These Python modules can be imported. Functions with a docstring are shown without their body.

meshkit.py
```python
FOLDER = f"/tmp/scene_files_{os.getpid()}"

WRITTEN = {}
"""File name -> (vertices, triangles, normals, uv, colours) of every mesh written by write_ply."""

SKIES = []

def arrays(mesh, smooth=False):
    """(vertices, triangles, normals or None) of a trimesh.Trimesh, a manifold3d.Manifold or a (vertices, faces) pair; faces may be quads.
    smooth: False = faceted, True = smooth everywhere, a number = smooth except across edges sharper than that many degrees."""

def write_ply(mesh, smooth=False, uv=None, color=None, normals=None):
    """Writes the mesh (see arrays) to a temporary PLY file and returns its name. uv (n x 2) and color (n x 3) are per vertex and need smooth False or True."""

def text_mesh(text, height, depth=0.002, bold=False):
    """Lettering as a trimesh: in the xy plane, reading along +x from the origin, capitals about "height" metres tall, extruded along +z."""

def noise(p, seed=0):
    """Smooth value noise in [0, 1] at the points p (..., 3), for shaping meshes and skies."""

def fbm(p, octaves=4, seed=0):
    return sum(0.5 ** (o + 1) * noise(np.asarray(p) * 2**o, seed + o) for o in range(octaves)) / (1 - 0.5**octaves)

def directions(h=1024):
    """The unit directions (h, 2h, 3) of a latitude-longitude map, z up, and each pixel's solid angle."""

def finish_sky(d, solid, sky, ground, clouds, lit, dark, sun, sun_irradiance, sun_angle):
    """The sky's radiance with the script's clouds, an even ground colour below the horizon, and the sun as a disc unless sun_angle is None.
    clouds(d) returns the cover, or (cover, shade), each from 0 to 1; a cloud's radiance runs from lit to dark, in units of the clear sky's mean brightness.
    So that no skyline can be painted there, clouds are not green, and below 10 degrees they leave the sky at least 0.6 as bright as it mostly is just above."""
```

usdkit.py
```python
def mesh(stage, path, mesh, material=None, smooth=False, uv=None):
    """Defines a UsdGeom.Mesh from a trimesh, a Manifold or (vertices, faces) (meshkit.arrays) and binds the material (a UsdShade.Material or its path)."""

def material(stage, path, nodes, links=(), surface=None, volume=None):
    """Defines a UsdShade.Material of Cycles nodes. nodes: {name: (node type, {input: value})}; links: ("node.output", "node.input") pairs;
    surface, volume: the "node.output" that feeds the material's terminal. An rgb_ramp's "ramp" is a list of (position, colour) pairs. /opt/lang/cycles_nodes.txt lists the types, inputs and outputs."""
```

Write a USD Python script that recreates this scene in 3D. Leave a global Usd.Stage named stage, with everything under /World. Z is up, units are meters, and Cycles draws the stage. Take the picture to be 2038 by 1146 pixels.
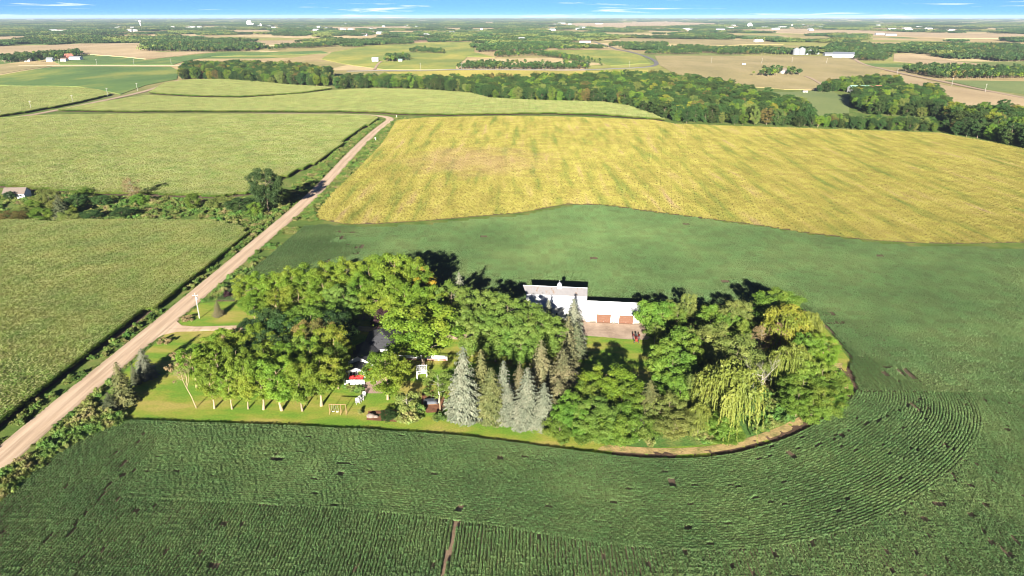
import math, random
import numpy as np, trimesh, shapely
from shapely.geometry import Polygon, LineString, Point
from shapely import affinity
from scipy.spatial import Delaunay
import usdkit, meshkit
from pxr import Usd, UsdGeom, UsdLux, UsdShade, Gf, Sdf, Vt

stage = Usd.Stage.CreateInMemory()
UsdGeom.SetStageUpAxis(stage, 'Z'); UsdGeom.SetStageMetersPerUnit(stage, 1.0)
UsdGeom.Xform.Define(stage, '/World'); UsdGeom.Scope.Define(stage, '/World/Looks')

# ------------------------------------------------------------------ camera, sky, sun, exposure
CAM_H, PITCH = 90.0, math.atan((573 - 31) / 1359.0)
EXPOSURE = 2.15
SUN_AZ, SUN_EL = math.radians(7.0), math.radians(17.5)      # heading of the shadows, height of the sun
SUN = np.array([-math.sin(SUN_AZ) * math.cos(SUN_EL), -math.cos(SUN_AZ) * math.cos(SUN_EL), math.sin(SUN_EL)])
SUN_INTENSITY, SUN_COLOR, SKY_STRENGTH = 1.25, (1.0, 0.95, 0.86), 0.060
HAZE = 2.7e-5
cam = UsdGeom.Camera.Define(stage, '/World/camera')
cam.CreateHorizontalApertureAttr(36.0); cam.CreateVerticalApertureAttr(20.25); cam.CreateFocalLengthAttr(24.006)
cam.CreateClippingRangeAttr(Gf.Vec2f(1.0, 200000.0)); cam.CreateExposureAttr(EXPOSURE)
cam.AddTranslateOp().Set(Gf.Vec3d(0, 0, CAM_H)); cam.AddRotateXOp().Set(90.0 - math.degrees(PITCH))

def mat(name, nodes, links=(), surface='p.BSDF', volume=None):
    return usdkit.material(stage, '/World/Looks/' + name, nodes, links, surface=surface, volume=volume)

dome = UsdLux.DomeLight.Define(stage, '/World/sky')
sky_m = mat('sky', {
    's': ('sky_texture', {'sky_type': 'single_scattering', 'sun_disc': False, 'sun_elevation': SUN_EL, 'sun_rotation': math.atan2(SUN[0], SUN[1]),
                          'altitude': 100.0, 'air_density': 0.17, 'aerosol_density': 0.0, 'ozone_density': 5.0}),
    'tc': ('texture_coordinate', {}), 'mp': ('mapping', {'scale': (3.2, 3.2, 70.0)}), 'sx': ('separate_xyz', {}),
    'n': ('noise_texture', {'scale': 2.6, 'detail': 6.0, 'roughness': 0.58, 'distortion': 0.5}),
    'r': ('rgb_ramp', {'ramp': [(0.0, (0, 0, 0)), (0.575, (0, 0, 0)), (0.68, (0.85, 0.85, 0.85)), (1, (1, 1, 1))]}),
    'z': ('map_range', {'from_min': 0.0, 'from_max': 0.12, 'to_min': 1.0, 'to_max': 0.3, 'clamp': True}),
    'mm': ('math', {'math_type': 'multiply'}),
    'hz': ('rgb_ramp', {'ramp': [(0.0, (0.50, 0.53, 0.66)), (0.010, (0.50, 0.53, 0.66)), (0.03, (0.54, 0.57, 0.70)), (0.25, (0.85, 0.88, 0.9)), (0.5, (1, 1, 1))]}), 'mu': ('mix', {'mix_type': 'multiply', 'fac': 1.0}),
    'm': ('mix', {'color2': (4.6, 4.9, 5.3)}), 'b': ('background_shader', {'strength': SKY_STRENGTH})},
    [('tc.generated', 'mp.vector'), ('tc.generated', 'sx.vector'), ('sx.z', 'z.value'), ('mp.vector', 'n.vector'), ('n.fac', 'r.fac'), ('r.color', 'mm.value1'),
     ('z.result', 'mm.value2'), ('mm.value', 'm.fac'), ('sx.z', 'hz.fac'), ('s.color', 'mu.color1'), ('hz.color', 'mu.color2'), ('mu.color', 'm.color1'), ('m.color', 'b.color')], surface='b.background')
UsdShade.MaterialBindingAPI.Apply(dome.GetPrim()).Bind(sky_m)
dome.GetPrim().SetCustomDataByKey('kind', 'structure')
sun = UsdLux.DistantLight.Define(stage, '/World/sun')
sun.CreateIntensityAttr(SUN_INTENSITY); sun.CreateAngleAttr(0.53); sun.CreateColorAttr(Gf.Vec3f(*SUN_COLOR)); sun.CreateNormalizeAttr(True)
sun.AddTransformOp().Set(Gf.Matrix4d().SetRotate(Gf.Rotation(Gf.Vec3d(0, 0, 1), Gf.Vec3d(*SUN.tolist()))))

# ------------------------------------------------------------------ helpers
F = 1359.0
def sstep(a, b, x):
    t = np.clip((x - a) / (b - a), 0, 1); return t * t * (3 - 2 * t)
def terrain(x, y):
    """Height of the land: flat about the farmstead, gently rolling beyond."""
    x = np.asarray(x, float); y = np.asarray(y, float); r = np.hypot(x, y)
    a = sstep(420, 850, r) * (1 - sstep(2000, 3400, r)); b = sstep(800, 1900, r) * (1 - sstep(5000, 8500, r))
    h1 = np.sin(x / 95 + 0.6 * np.sin(y / 140)) * np.cos(y / 88 + 0.4) + 0.5 * np.sin((x + 0.7 * y) / 60)
    h2 = np.sin(x / 310 + 1.3) * np.cos(y / 240 - 0.5) + 0.6 * np.sin((y - 0.4 * x) / 420 + 2)
    return 1.5 * a * h1 + 2.6 * b * h2
def at(px, py, z=None):
    """World points (N, 2) on the land, or on the level z, seen at the photograph's pixels (2038 wide)."""
    px, py = np.broadcast_arrays(np.asarray(px, float), np.asarray(py, float))
    u = (px - 1019) / F; v = (573 - py) / F
    dx, dy, dz = u, math.cos(PITCH) + v * math.sin(PITCH), -math.sin(PITCH) + v * math.cos(PITCH)
    lev = np.zeros(px.shape) if z is None else np.zeros(px.shape) + z
    for i in range(1 if z is not None else 25):
        t = (CAM_H - lev) / -dz; X, Y = dx * t, dy * t
        if z is None: lev = 0.5 * lev + 0.5 * terrain(X, Y)
    return np.stack([X, Y], -1)
def top(px, py, h):
    """Where a thing h metres tall must stand for its top to be seen at a pixel."""
    lev = float(h)
    for i in range(12):
        p = at(px, py, lev); lev = 0.5 * lev + 0.5 * (h + float(terrain(p[0], p[1])))
    return at(px, py, lev)
def pts(l): a = np.array(l, float); return at(a[:, 0], a[:, 1])
def poly(l):
    p = Polygon(pts(l)); return p if p.is_valid else p.buffer(0)
def smooth_line(p, step):
    """A rounded, evenly sampled version of a polyline."""
    p = np.asarray(p, float)
    for k in range(3):
        q = np.empty((2 * len(p), p.shape[1])); q[0] = p[0]; q[-1] = p[-1]
        q[1:-1:2] = 0.75 * p[:-1] + 0.25 * p[1:]; q[2:-1:2] = 0.25 * p[:-1] + 0.75 * p[1:]; p = q
    s = np.r_[0, np.cumsum(np.linalg.norm(np.diff(p, axis=0), axis=1))]
    u = np.linspace(0, s[-1], max(2, int(s[-1] / step)))
    return np.stack([np.interp(u, s, p[:, k]) for k in range(p.shape[1])], 1)

used = {}
def numbered(name, parent='/World'):
    key = parent + '/' + name; n = used.get(key, 0); used[key] = n + 1
    return f'{parent}/{name}' + (f'_{n:03d}' if n else '')
def mark(prim, label=None, cat=None, group=None, kind=None):
    for k, v in (('label', label), ('category', cat), ('group', group), ('kind', kind)):
        if v: prim.SetCustomDataByKey(k, v)
    return prim
def obj(name, mesh, m, parent=None, smooth=False, uv=None, **kw):
    path = numbered(name, str(parent.GetPath()) if parent is not None else '/World')
    p = usdkit.mesh(stage, path, mesh, m, smooth=smooth, uv=uv).GetPrim()
    return mark(p, **kw)
def thing(name, label, cat, loc=(0, 0, 0), rot=0.0, group=None, scale=None):
    x = UsdGeom.Xform.Define(stage, numbered(name)); x.AddTranslateOp().Set(Gf.Vec3d(*map(float, loc)))
    if rot: x.AddRotateZOp().Set(float(rot))
    if scale is not None: x.AddScaleOp().Set(Gf.Vec3f(*map(float, scale)))
    return mark(x.GetPrim(), label, cat, group)
def copy_of(cls, name, label, cat, loc, rot=0.0, scale=None, group=None, lean=0.0):
    o = thing(name, label, cat, loc, rot, group, None)
    if lean: UsdGeom.Xformable(o).AddRotateXOp().Set(float(lean))
    if scale is not None: UsdGeom.Xformable(o).AddScaleOp().Set(Gf.Vec3f(*map(float, scale)))
    o.GetReferences().AddInternalReference(cls); o.SetInstanceable(True)
    return o
UsdGeom.Scope.Define(stage, '/World/Prototypes')
def klass(name):
    return stage.CreateClassPrim('/World/Prototypes/' + name)
def kmesh(cls, name, mesh, m, smooth=False):
    return usdkit.mesh(stage, numbered(name, str(cls.GetPath())), mesh, m, smooth=smooth).GetPrim()
def scatter(name, protos, pos, yaw, scale, which, label=None, cat=None, group=None, parent=None):
    """A PointInstancer of stuff. protos: class paths."""
    path = numbered(name, str(parent.GetPath()) if parent is not None else '/World')
    pi = UsdGeom.PointInstancer.Define(stage, path); paths = []
    for i, c in enumerate(protos):
        q = stage.DefinePrim(f'{path}/source_{i:03d}', 'Xform'); q.GetReferences().AddInternalReference(c); paths.append(q.GetPath())
    pi.CreatePrototypesRel().SetTargets(paths)
    n = len(pos); yaw = np.broadcast_to(np.asarray(yaw, float), (n,)); sc = np.asarray(scale, float)
    sc = np.broadcast_to(sc if sc.ndim == 2 else (sc[:, None] if sc.ndim == 1 else sc), (n, 3))
    pi.CreatePositionsAttr(Vt.Vec3fArray.FromNumpy(np.asarray(pos, np.float32)))
    pi.CreateScalesAttr(Vt.Vec3fArray.FromNumpy(np.ascontiguousarray(sc, np.float32)))
    quat = np.zeros((n, 4), np.float16); quat[:, 2] = np.sin(yaw / 2); quat[:, 3] = np.cos(yaw / 2)    # stored x, y, z, w
    pi.CreateOrientationsAttr(Vt.QuathArray.FromNumpy(quat))
    pi.CreateProtoIndicesAttr(Vt.IntArray.FromNumpy(np.asarray(which, np.int32)))
    return mark(pi.GetPrim(), label, cat, group, 'stuff')
def join(meshes): return trimesh.util.concatenate(meshes)
def box(x0, x1, y0, y1, z0, z1):
    m = trimesh.creation.box((x1 - x0, y1 - y0, z1 - z0)); m.apply_translation(((x0 + x1) / 2, (y0 + y1) / 2, (z0 + z1) / 2)); return m
def beam(a, b, w, t=None):
    """A square bar from a to b."""
    a, b = np.asarray(a, float), np.asarray(b, float); d = b - a; L = np.linalg.norm(d)
    m = trimesh.creation.box((w, t or w, L)); m.apply_translation((0, 0, L / 2))
    z = d / L; x = np.cross((0, 1, 0) if abs(z[1]) < .9 else (1, 0, 0), z); x /= np.linalg.norm(x)
    T = np.eye(4); T[:3, 0], T[:3, 1], T[:3, 2], T[:3, 3] = x, np.cross(z, x), z, a; m.apply_transform(T); return m
def prism(outline, x0, x1, axis='x'):
    """A (y, z) outline pushed along x."""
    m = trimesh.creation.extrude_polygon(Polygon(outline), x1 - x0, engine='earcut')
    v = np.array(m.vertices); m.vertices = np.stack([v[:, 2] + x0, v[:, 0], v[:, 1]], 1); return m
def tube(p, r, n=6):
    """A tapering tube through the points p with radii r, as (vertices, faces)."""
    p = np.asarray(p, float); r = np.broadcast_to(np.asarray(r, float), (len(p),)); d = np.gradient(p, axis=0); d /= np.linalg.norm(d, axis=1, keepdims=True) + 1e-9
    ref = np.where(np.abs(d[:, 2:3]) > .9, [[1., 0, 0]], [[0, 0, 1.]]); a = np.cross(ref, d); a /= np.linalg.norm(a, axis=1, keepdims=True); b = np.cross(d, a)
    th = np.arange(n) / n * 2 * np.pi
    v = p[:, None] + r[:, None, None] * (a[:, None] * np.cos(th)[None, :, None] + b[:, None] * np.sin(th)[None, :, None])
    f = []
    for i in range(len(p) - 1):
        for k in range(n):
            q, w = i * n + k, i * n + (k + 1) % n; f += [(q, w, w + n), (q, w + n, q + n)]
    return v.reshape(-1, 3), np.array(f)
def merge(l):
    v, f, n = [], [], 0
    for a, b in l: v.append(a); f.append(np.asarray(b) + n); n += len(a)
    return np.vstack(v), np.vstack(f)
def sheet(pg, step, off, bump=0.0, freq=0.1, skirt=0.0, seed=0):
    """A polygon laid over the land at a height, finely enough to follow it; skirt > 0 closes its sides down to the land."""
    out = []
    for g in getattr(pg, 'geoms', [pg]):
        if g.is_empty or g.area < 1: continue
        g = shapely.segmentize(g.simplify(0.02), step); rings = [np.array(g.exterior.coords)[:-1]] + [np.array(i.coords)[:-1] for i in g.interiors]
        x0, y0, x1, y1 = g.bounds; gx, gy = np.meshgrid(np.arange(x0, x1, step), np.arange(y0, y1, step)); gx = gx + (np.arange(gx.shape[0]) % 2)[:, None] * step / 2
        q = np.stack([gx.ravel(), gy.ravel()], 1); inner = g.buffer(-0.45 * step)
        if not inner.is_empty: q = q[shapely.contains_xy(inner, q[:, 0], q[:, 1])]
        else: q = q[:0]
        p = np.vstack(rings + [q]); t = Delaunay(p).simplices; c = p[t].mean(1); t = t[shapely.contains_xy(g.buffer(1e-6), c[:, 0], c[:, 1])]
        s = p[t]; ar = (s[:, 1, 0] - s[:, 0, 0]) * (s[:, 2, 1] - s[:, 0, 1]) - (s[:, 1, 1] - s[:, 0, 1]) * (s[:, 2, 0] - s[:, 0, 0])
        t = t[np.abs(ar) > 1e-7]; ar = ar[np.abs(ar) > 1e-7]; t[ar < 0] = t[ar < 0][:, ::-1]
        z = terrain(p[:, 0], p[:, 1]) + off
        if bump: z = z + bump * (meshkit.fbm(np.c_[p * freq, np.zeros(len(p))], 3, seed) - 0.5) * 2
        v = np.c_[p, z]; out.append((v, t)); n0 = 0
        if skirt:
            for r in rings:
                n = len(r); a = v[n0:n0 + n]; b = a.copy(); b[:, 2] -= skirt; i = np.arange(n); j = (i + 1) % n; n0 += n
                out.append((np.vstack([a, b]), np.vstack([np.c_[i, i + n, j], np.c_[j, i + n, j + n]])))
    return merge(out)
def ribbon(line, w, off, edge=0.0, crown=0.0, uv=False):
    """A strip of road along a line."""
    line = np.asarray(line, float); d = np.gradient(line, axis=0); d /= np.linalg.norm(d, axis=1, keepdims=True); n = np.stack([-d[:, 1], d[:, 0]], 1)
    rows = []; cols = np.array([-.5, -.46, -.2, 0, .2, .46, .5]); zs = np.array([-edge, 0, crown * .8, crown, crown * .8, 0, -edge])
    for c, z in zip(cols, zs):
        p = line + n * (c * w); rows.append(np.c_[p, terrain(p[:, 0], p[:, 1]) + off + z])
    v = np.stack(rows, 1); k = len(cols); f = []
    if uv: return np.stack(np.broadcast_arrays(cols[None] + .5, np.arange(len(line))[:, None]), -1).reshape(-1, 2)
    i = (np.arange(len(line) - 1)[:, None] * k + np.arange(k - 1)[None]).ravel()
    return v.reshape(-1, 3), np.vstack([np.c_[i, i + k + 1, i + 1], np.c_[i, i + k, i + k + 1]])

# ------------------------------------------------------------------ materials
def ramp_mat(name, stops, scale, rough=0.9, detail=5.0, roughness=0.6, stretch=None, rot=0.0, bump=0.0, bump_scale=6.0, bump_dist=0.1, fine=0.0, fine_scale=9.0, distortion=0.0, spec=0.2):
    """Plain ground or cloth colours from noise over the place itself."""
    n = {'g': ('geometry', {}), 'mp': ('mapping', {'scale': stretch or (1, 1, 1), 'rotation': (0, 0, rot)}),
         'n': ('noise_texture', {'scale': scale, 'detail': detail, 'roughness': roughness, 'distortion': distortion}), 'r': ('rgb_ramp', {'ramp': stops}),
         'p': ('principled_bsdf', {'roughness': rough, 'specular_ior_level': spec})}
    l = [('g.position', 'mp.vector'), ('mp.vector', 'n.vector'), ('n.fac', 'r.fac')]; last = 'r.color'
    if fine:
        n['fn'] = ('noise_texture', {'scale': fine_scale, 'detail': 3.0, 'roughness': 0.7}); n['fr'] = ('map_range', {'from_min': 0.3, 'from_max': 0.7, 'to_min': 1 - fine, 'to_max': 1 + fine, 'clamp': True})
        n['hv'] = ('hsv', {}); l += [('g.position', 'fn.vector'), ('fn.fac', 'fr.value'), ('fr.result', 'hv.value'), (last, 'hv.color')]; last = 'hv.color'
    if bump:
        n['bn'] = ('noise_texture', {'scale': bump_scale, 'detail': 4.0, 'roughness': 0.65}); n['bp'] = ('bump', {'strength': bump, 'distance': bump_dist})
        l += [('g.position', 'bn.vector'), ('bn.fac', 'bp.height'), ('bp.normal', 'p.normal')]
    return mat(name, n, l + [(last, 'p.base_color')])
def leaf_mat(name, stops, scale=0.5, vary=0.25, trans=0.33, patch=None, stretch=None, rot=0.0, hue=0.012, fine=0.25, detail=3.0, tint=1.15):
    """Leaves: colour drifts over the place and from one plant to the next, and some light comes through."""
    n = {'g': ('geometry', {}), 'oi': ('object_info', {}), 'mp': ('mapping', {'scale': stretch or (1, 1, 1), 'rotation': (0, 0, rot)}),
         'n': ('noise_texture', {'scale': scale, 'detail': detail, 'roughness': 0.6}), 'r': ('rgb_ramp', {'ramp': stops}),
         'vr': ('map_range', {'to_min': 1 - vary, 'to_max': 1 + vary}), 'hr': ('map_range', {'to_min': 0.5 - hue, 'to_max': 0.5 + hue}),
         'ir': ('map_range', {'to_min': 1 - fine, 'to_max': 1 + fine}), 'ml': ('math', {'math_type': 'multiply'}),
         'hv': ('hsv', {}), 'p': ('principled_bsdf', {'roughness': 0.55, 'specular_ior_level': 0.25}), 'tr': ('translucent_bsdf', {}),
         'tv': ('hsv', {'hue': 0.49, 'saturation': 1.1, 'value': tint}), 'm': ('mix_closure', {'fac': trans})}
    l = [('g.position', 'mp.vector'), ('mp.vector', 'n.vector'), ('n.fac', 'r.fac'), ('oi.random', 'vr.value'), ('oi.random', 'hr.value'), ('g.random_per_island', 'ir.value'),
         ('vr.result', 'ml.value1'), ('ir.result', 'ml.value2'), ('ml.value', 'hv.value'), ('hr.result', 'hv.hue'), ('r.color', 'hv.color'), ('hv.color', 'p.base_color'),
         ('hv.color', 'tv.color'), ('tv.color', 'tr.color'), ('p.BSDF', 'm.closure1'), ('tr.BSDF', 'm.closure2')]
    if patch:
        n.update({'pv': ('vector_math', {'math_type': 'distance', 'vector2': (patch[0], patch[1], 1.0)}), 'pn': ('noise_texture', {'scale': 0.05, 'detail': 6.0}), 'pa': ('math', {'math_type': 'multiply_add', 'value2': -patch[2] * 1.6, 'value3': patch[2] * .8}), 'pb': ('math', {'math_type': 'add'}),
                  'pr': ('map_range', {'from_min': patch[2], 'from_max': patch[2] * .25, 'to_max': .5, 'clamp': True}), 'pm': ('mix', {'color2': patch[3]})})
        l = [x for x in l if x != ('r.color', 'hv.color')] + [('g.position', 'pv.vector1'), ('g.position', 'pn.vector'), ('pn.fac', 'pa.value1'), ('pv.value', 'pb.value1'), ('pa.value', 'pb.value2'), ('pb.value', 'pr.value'), ('pr.result', 'pm.fac'), ('r.color', 'pm.color1'), ('pm.color', 'hv.color')]
    return mat(name, n, l, surface='m.closure')
def plain(name, c, rough=0.6, vary=0.08, scale=3.0, metal=0.0, spec=0.4):
    lo, hi = [tuple(min(0.9, k * f) for k in c) for f in (1 - vary, 1 + vary)]
    return mat(name, {'g': ('geometry', {}), 'n': ('noise_texture', {'scale': scale, 'detail': 5.0, 'roughness': 0.65}), 'r': ('rgb_ramp', {'ramp': [(0.3, lo), (0.7, hi)]}),
                      'p': ('principled_bsdf', {'roughness': rough, 'metallic': metal, 'specular_ior_level': spec})},
               [('g.position', 'n.vector'), ('n.fac', 'r.fac'), ('r.color', 'p.base_color')])
# ------------------------------------------------------------------ the land, fields and roads
land_m = mat('land', {
    'g': ('geometry', {}), 'mp': ('mapping', {'scale': (0.0024, 0.0030, 0.0), 'rotation': (0, 0, 0.06)}),
    'v': ('voronoi_texture', {'scale': 1.0, 'randomness': 0.85, 'metric': 'chebychev'}), 'sc': ('separate_color', {}),
    'r': ('rgb_ramp', {'interpolate': False, 'ramp': [(0.0, (0.34, 0.26, 0.12)), (0.16, (0.27, 0.23, 0.09)), (0.30, (0.42, 0.33, 0.165)), (0.46, (0.16, 0.19, 0.055)), (0.56, (0.45, 0.345, 0.18)), (0.72, (0.25, 0.245, 0.07)), (0.82, (0.11, 0.165, 0.045)), (0.92, (0.38, 0.285, 0.14))]}),
    'n': ('noise_texture', {'scale': 0.02, 'detail': 6.0, 'roughness': 0.6}), 'nr': ('map_range', {'from_min': 0.3, 'from_max': 0.7, 'to_min': 0.78, 'to_max': 1.22, 'clamp': True}), 'hv': ('hsv', {}),
    'ln': ('vector_math', {'math_type': 'length'}), 'near': ('map_range', {'from_min': 900.0, 'from_max': 1300.0, 'clamp': True}),
    'gn': ('noise_texture', {'scale': 0.09, 'detail': 7.0, 'roughness': 0.65}), 'gr': ('rgb_ramp', {'ramp': [(0.3, (0.055, 0.10, 0.022)), (0.5, (0.10, 0.145, 0.03)), (0.68, (0.19, 0.18, 0.06))]}),
    'mx': ('mix', {}), 'bn': ('noise_texture', {'scale': 2.0, 'detail': 5.0, 'roughness': 0.7}), 'bp': ('bump', {'strength': 0.7, 'distance': 0.25}), 'p': ('principled_bsdf', {'roughness': 0.95, 'specular_ior_level': 0.1})},
    [('g.position', 'mp.vector'), ('mp.vector', 'v.vector'), ('v.color', 'sc.color'), ('sc.r', 'r.fac'), ('g.position', 'n.vector'), ('n.fac', 'nr.value'), ('nr.result', 'hv.value'), ('r.color', 'hv.color'),
     ('g.position', 'ln.vector1'), ('ln.value', 'near.value'), ('g.position', 'gn.vector'), ('gn.fac', 'gr.fac'), ('near.result', 'mx.fac'), ('gr.color', 'mx.color1'), ('hv.color', 'mx.color2'),
     ('g.position', 'bn.vector'), ('bn.fac', 'bp.height'), ('bp.normal', 'p.normal'), ('mx.color', 'p.base_color')])
rr = np.r_[0.0, np.arange(30, 3500, 20.0), np.geomspace(3500, 30000, 70)]; na = 288; th = np.arange(na) / na * 2 * np.pi
gx, gy = (rr[:, None] * np.cos(th)), (rr[:, None] * np.sin(th)); gv = np.stack([gx, gy, terrain(gx, gy)], -1).reshape(-1, 3)
ii = (np.arange(len(rr) - 1)[:, None] * na + np.arange(na)[None]).ravel(); jj = (np.arange(len(rr) - 1)[:, None] * na + (np.arange(na)[None] + 1) % na).ravel()
gf = np.vstack([np.c_[ii, ii + na, jj + na], np.c_[ii, jj + na, jj]])
obj('ground', (gv, gf), land_m, smooth=True, kind='structure')

soil_m = ramp_mat('soil', [(0.3, (0.075, 0.054, 0.036)), (0.7, (0.15, 0.105, 0.068))], 0.4, bump=0.6, bump_scale=5.0)
gravel_m = mat('gravel', {
    'g': ('geometry', {}), 'mp': ('mapping', {'scale': (1.0, 0.05, 1.0)}), 'n': ('noise_texture', {'scale': 1.3, 'detail': 4.0, 'roughness': 0.6}),
    'r': ('rgb_ramp', {'ramp': [(0.3, (0.35, 0.25, 0.165)), (0.5, (0.43, 0.315, 0.215)), (0.68, (0.50, 0.375, 0.265))]}),
    'fn': ('noise_texture', {'scale': 7.0, 'detail': 4.0, 'roughness': 0.75}), 'fr': ('map_range', {'from_min': 0.3, 'from_max': 0.7, 'to_min': 0.84, 'to_max': 1.12, 'clamp': True}),
    'uv': ('uvmap', {'attribute': 'st'}), 'us': ('separate_xyz', {}), 'ur': ('rgb_ramp', {'ramp': [(0.0, (.80, .80, .78)), (.10, (.90, .90, .89)), (.22, (1.08, 1.07, 1.06)), (.34, (1.08, 1.07, 1.06)), (.44, (.93, .92, .91)), (.56, (.93, .92, .91)), (.66, (1.08, 1.07, 1.06)), (.78, (1.08, 1.07, 1.06)), (.90, (.90, .90, .89)), (1.0, (.80, .80, .78))]}), 'um': ('mix', {'mix_type': 'multiply', 'fac': 1.0}),
    'hv': ('hsv', {}), 'bp': ('bump', {'strength': 0.5, 'distance': 0.05}), 'p': ('principled_bsdf', {'roughness': 0.95, 'specular_ior_level': 0.15})},
    [('uv.UV', 'us.vector'), ('us.x', 'ur.fac'), ('ur.color', 'um.color2'), ('g.position', 'mp.vector'), ('mp.vector', 'n.vector'), ('n.fac', 'r.fac'), ('g.position', 'fn.vector'), ('fn.fac', 'fr.value'), ('fr.result', 'hv.value'), ('r.color', 'um.color1'), ('um.color', 'hv.color'), ('hv.color', 'p.base_color'), ('fn.fac', 'bp.height'), ('bp.normal', 'p.normal')])
asphalt_m = ramp_mat('asphalt', [(0.3, (0.11, 0.105, 0.10)), (0.7, (0.17, 0.16, 0.15))], 0.3)
lawn_m = ramp_mat('lawn', [(0.30, (0.085, 0.185, 0.016)), (0.44, (0.125, 0.215, 0.020)), (0.53, (0.200, 0.230, 0.030)), (0.64, (0.290, 0.245, 0.06))], 0.05, detail=6.0, fine=0.22, fine_scale=2.2, bump=0.9, bump_scale=7.0, bump_dist=0.12, stretch=(1.0, 2.4, 1.0))
verge_m = ramp_mat('verge', [(0.3, (0.05, 0.11, 0.018)), (0.55, (0.09, 0.14, 0.025)), (0.72, (0.17, 0.16, 0.05))], 0.16, fine=0.25, fine_scale=1.5, bump=0.9, bump_scale=3.0, bump_dist=0.3)
rough_m = ramp_mat('rough_grass', [(0.3, (0.045, 0.11, 0.022)), (0.5, (0.075, 0.15, 0.028)), (0.64, (0.15, 0.17, 0.045)), (0.76, (0.25, 0.19, 0.09))], 0.12, fine=0.3, fine_scale=1.6, bump=1.0, bump_scale=2.5, bump_dist=0.35)
dirt_m = ramp_mat('bare_dirt', [(0.3, (0.060, 0.036, 0.023)), (0.55, (0.10, 0.060, 0.038)), (0.72, (0.16, 0.10, 0.06))], 0.35, fine=0.25, fine_scale=3.0, bump=0.9, bump_scale=3.0, bump_dist=0.2)
straw_m = ramp_mat('dry_grass', [(0.3, (0.14, 0.15, 0.04)), (0.5, (0.33, 0.24, 0.10)), (0.7, (0.44, 0.30, 0.14))], 0.4, fine=0.25, fine_scale=2.0, bump=0.9, bump_scale=3.0, bump_dist=0.25)
yard_m = ramp_mat('yard_gravel', [(0.3, (0.24, 0.17, 0.12)), (0.55, (0.34, 0.25, 0.18)), (0.75, (0.42, 0.32, 0.24))], 0.25, fine=0.15, fine_scale=5.0, bump=0.5)
paver_m = mat('paver', {'g': ('geometry', {}), 'b': ('brick_texture', {'scale': 2.4, 'color1': (0.30, 0.19, 0.14), 'color2': (0.40, 0.27, 0.21), 'mortar': (0.14, 0.10, 0.08)}), 'p': ('principled_bsdf', {'roughness': 0.9})}, [('g.position', 'b.vector'), ('b.color', 'p.base_color')])

ROAD = smooth_line(pts([(-640, 1500), (0, 911), (188, 756), (371, 605), (500, 495), (628.5, 385), (706, 299), (741, 266), (766, 246), (778, 238), (772, 233), (745, 229.5), (690, 227.5), (560, 226.5), (400, 227), (250, 228), (120, 231), (-60, 236)]), 3.0)
road = obj('gravel_road', ribbon(ROAD, 7.4, 0.16, 0.15, 0.08), gravel_m, uv=ribbon(ROAD, 7.4, 0, uv=True), kind='structure')
road_line = LineString(ROAD)
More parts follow.
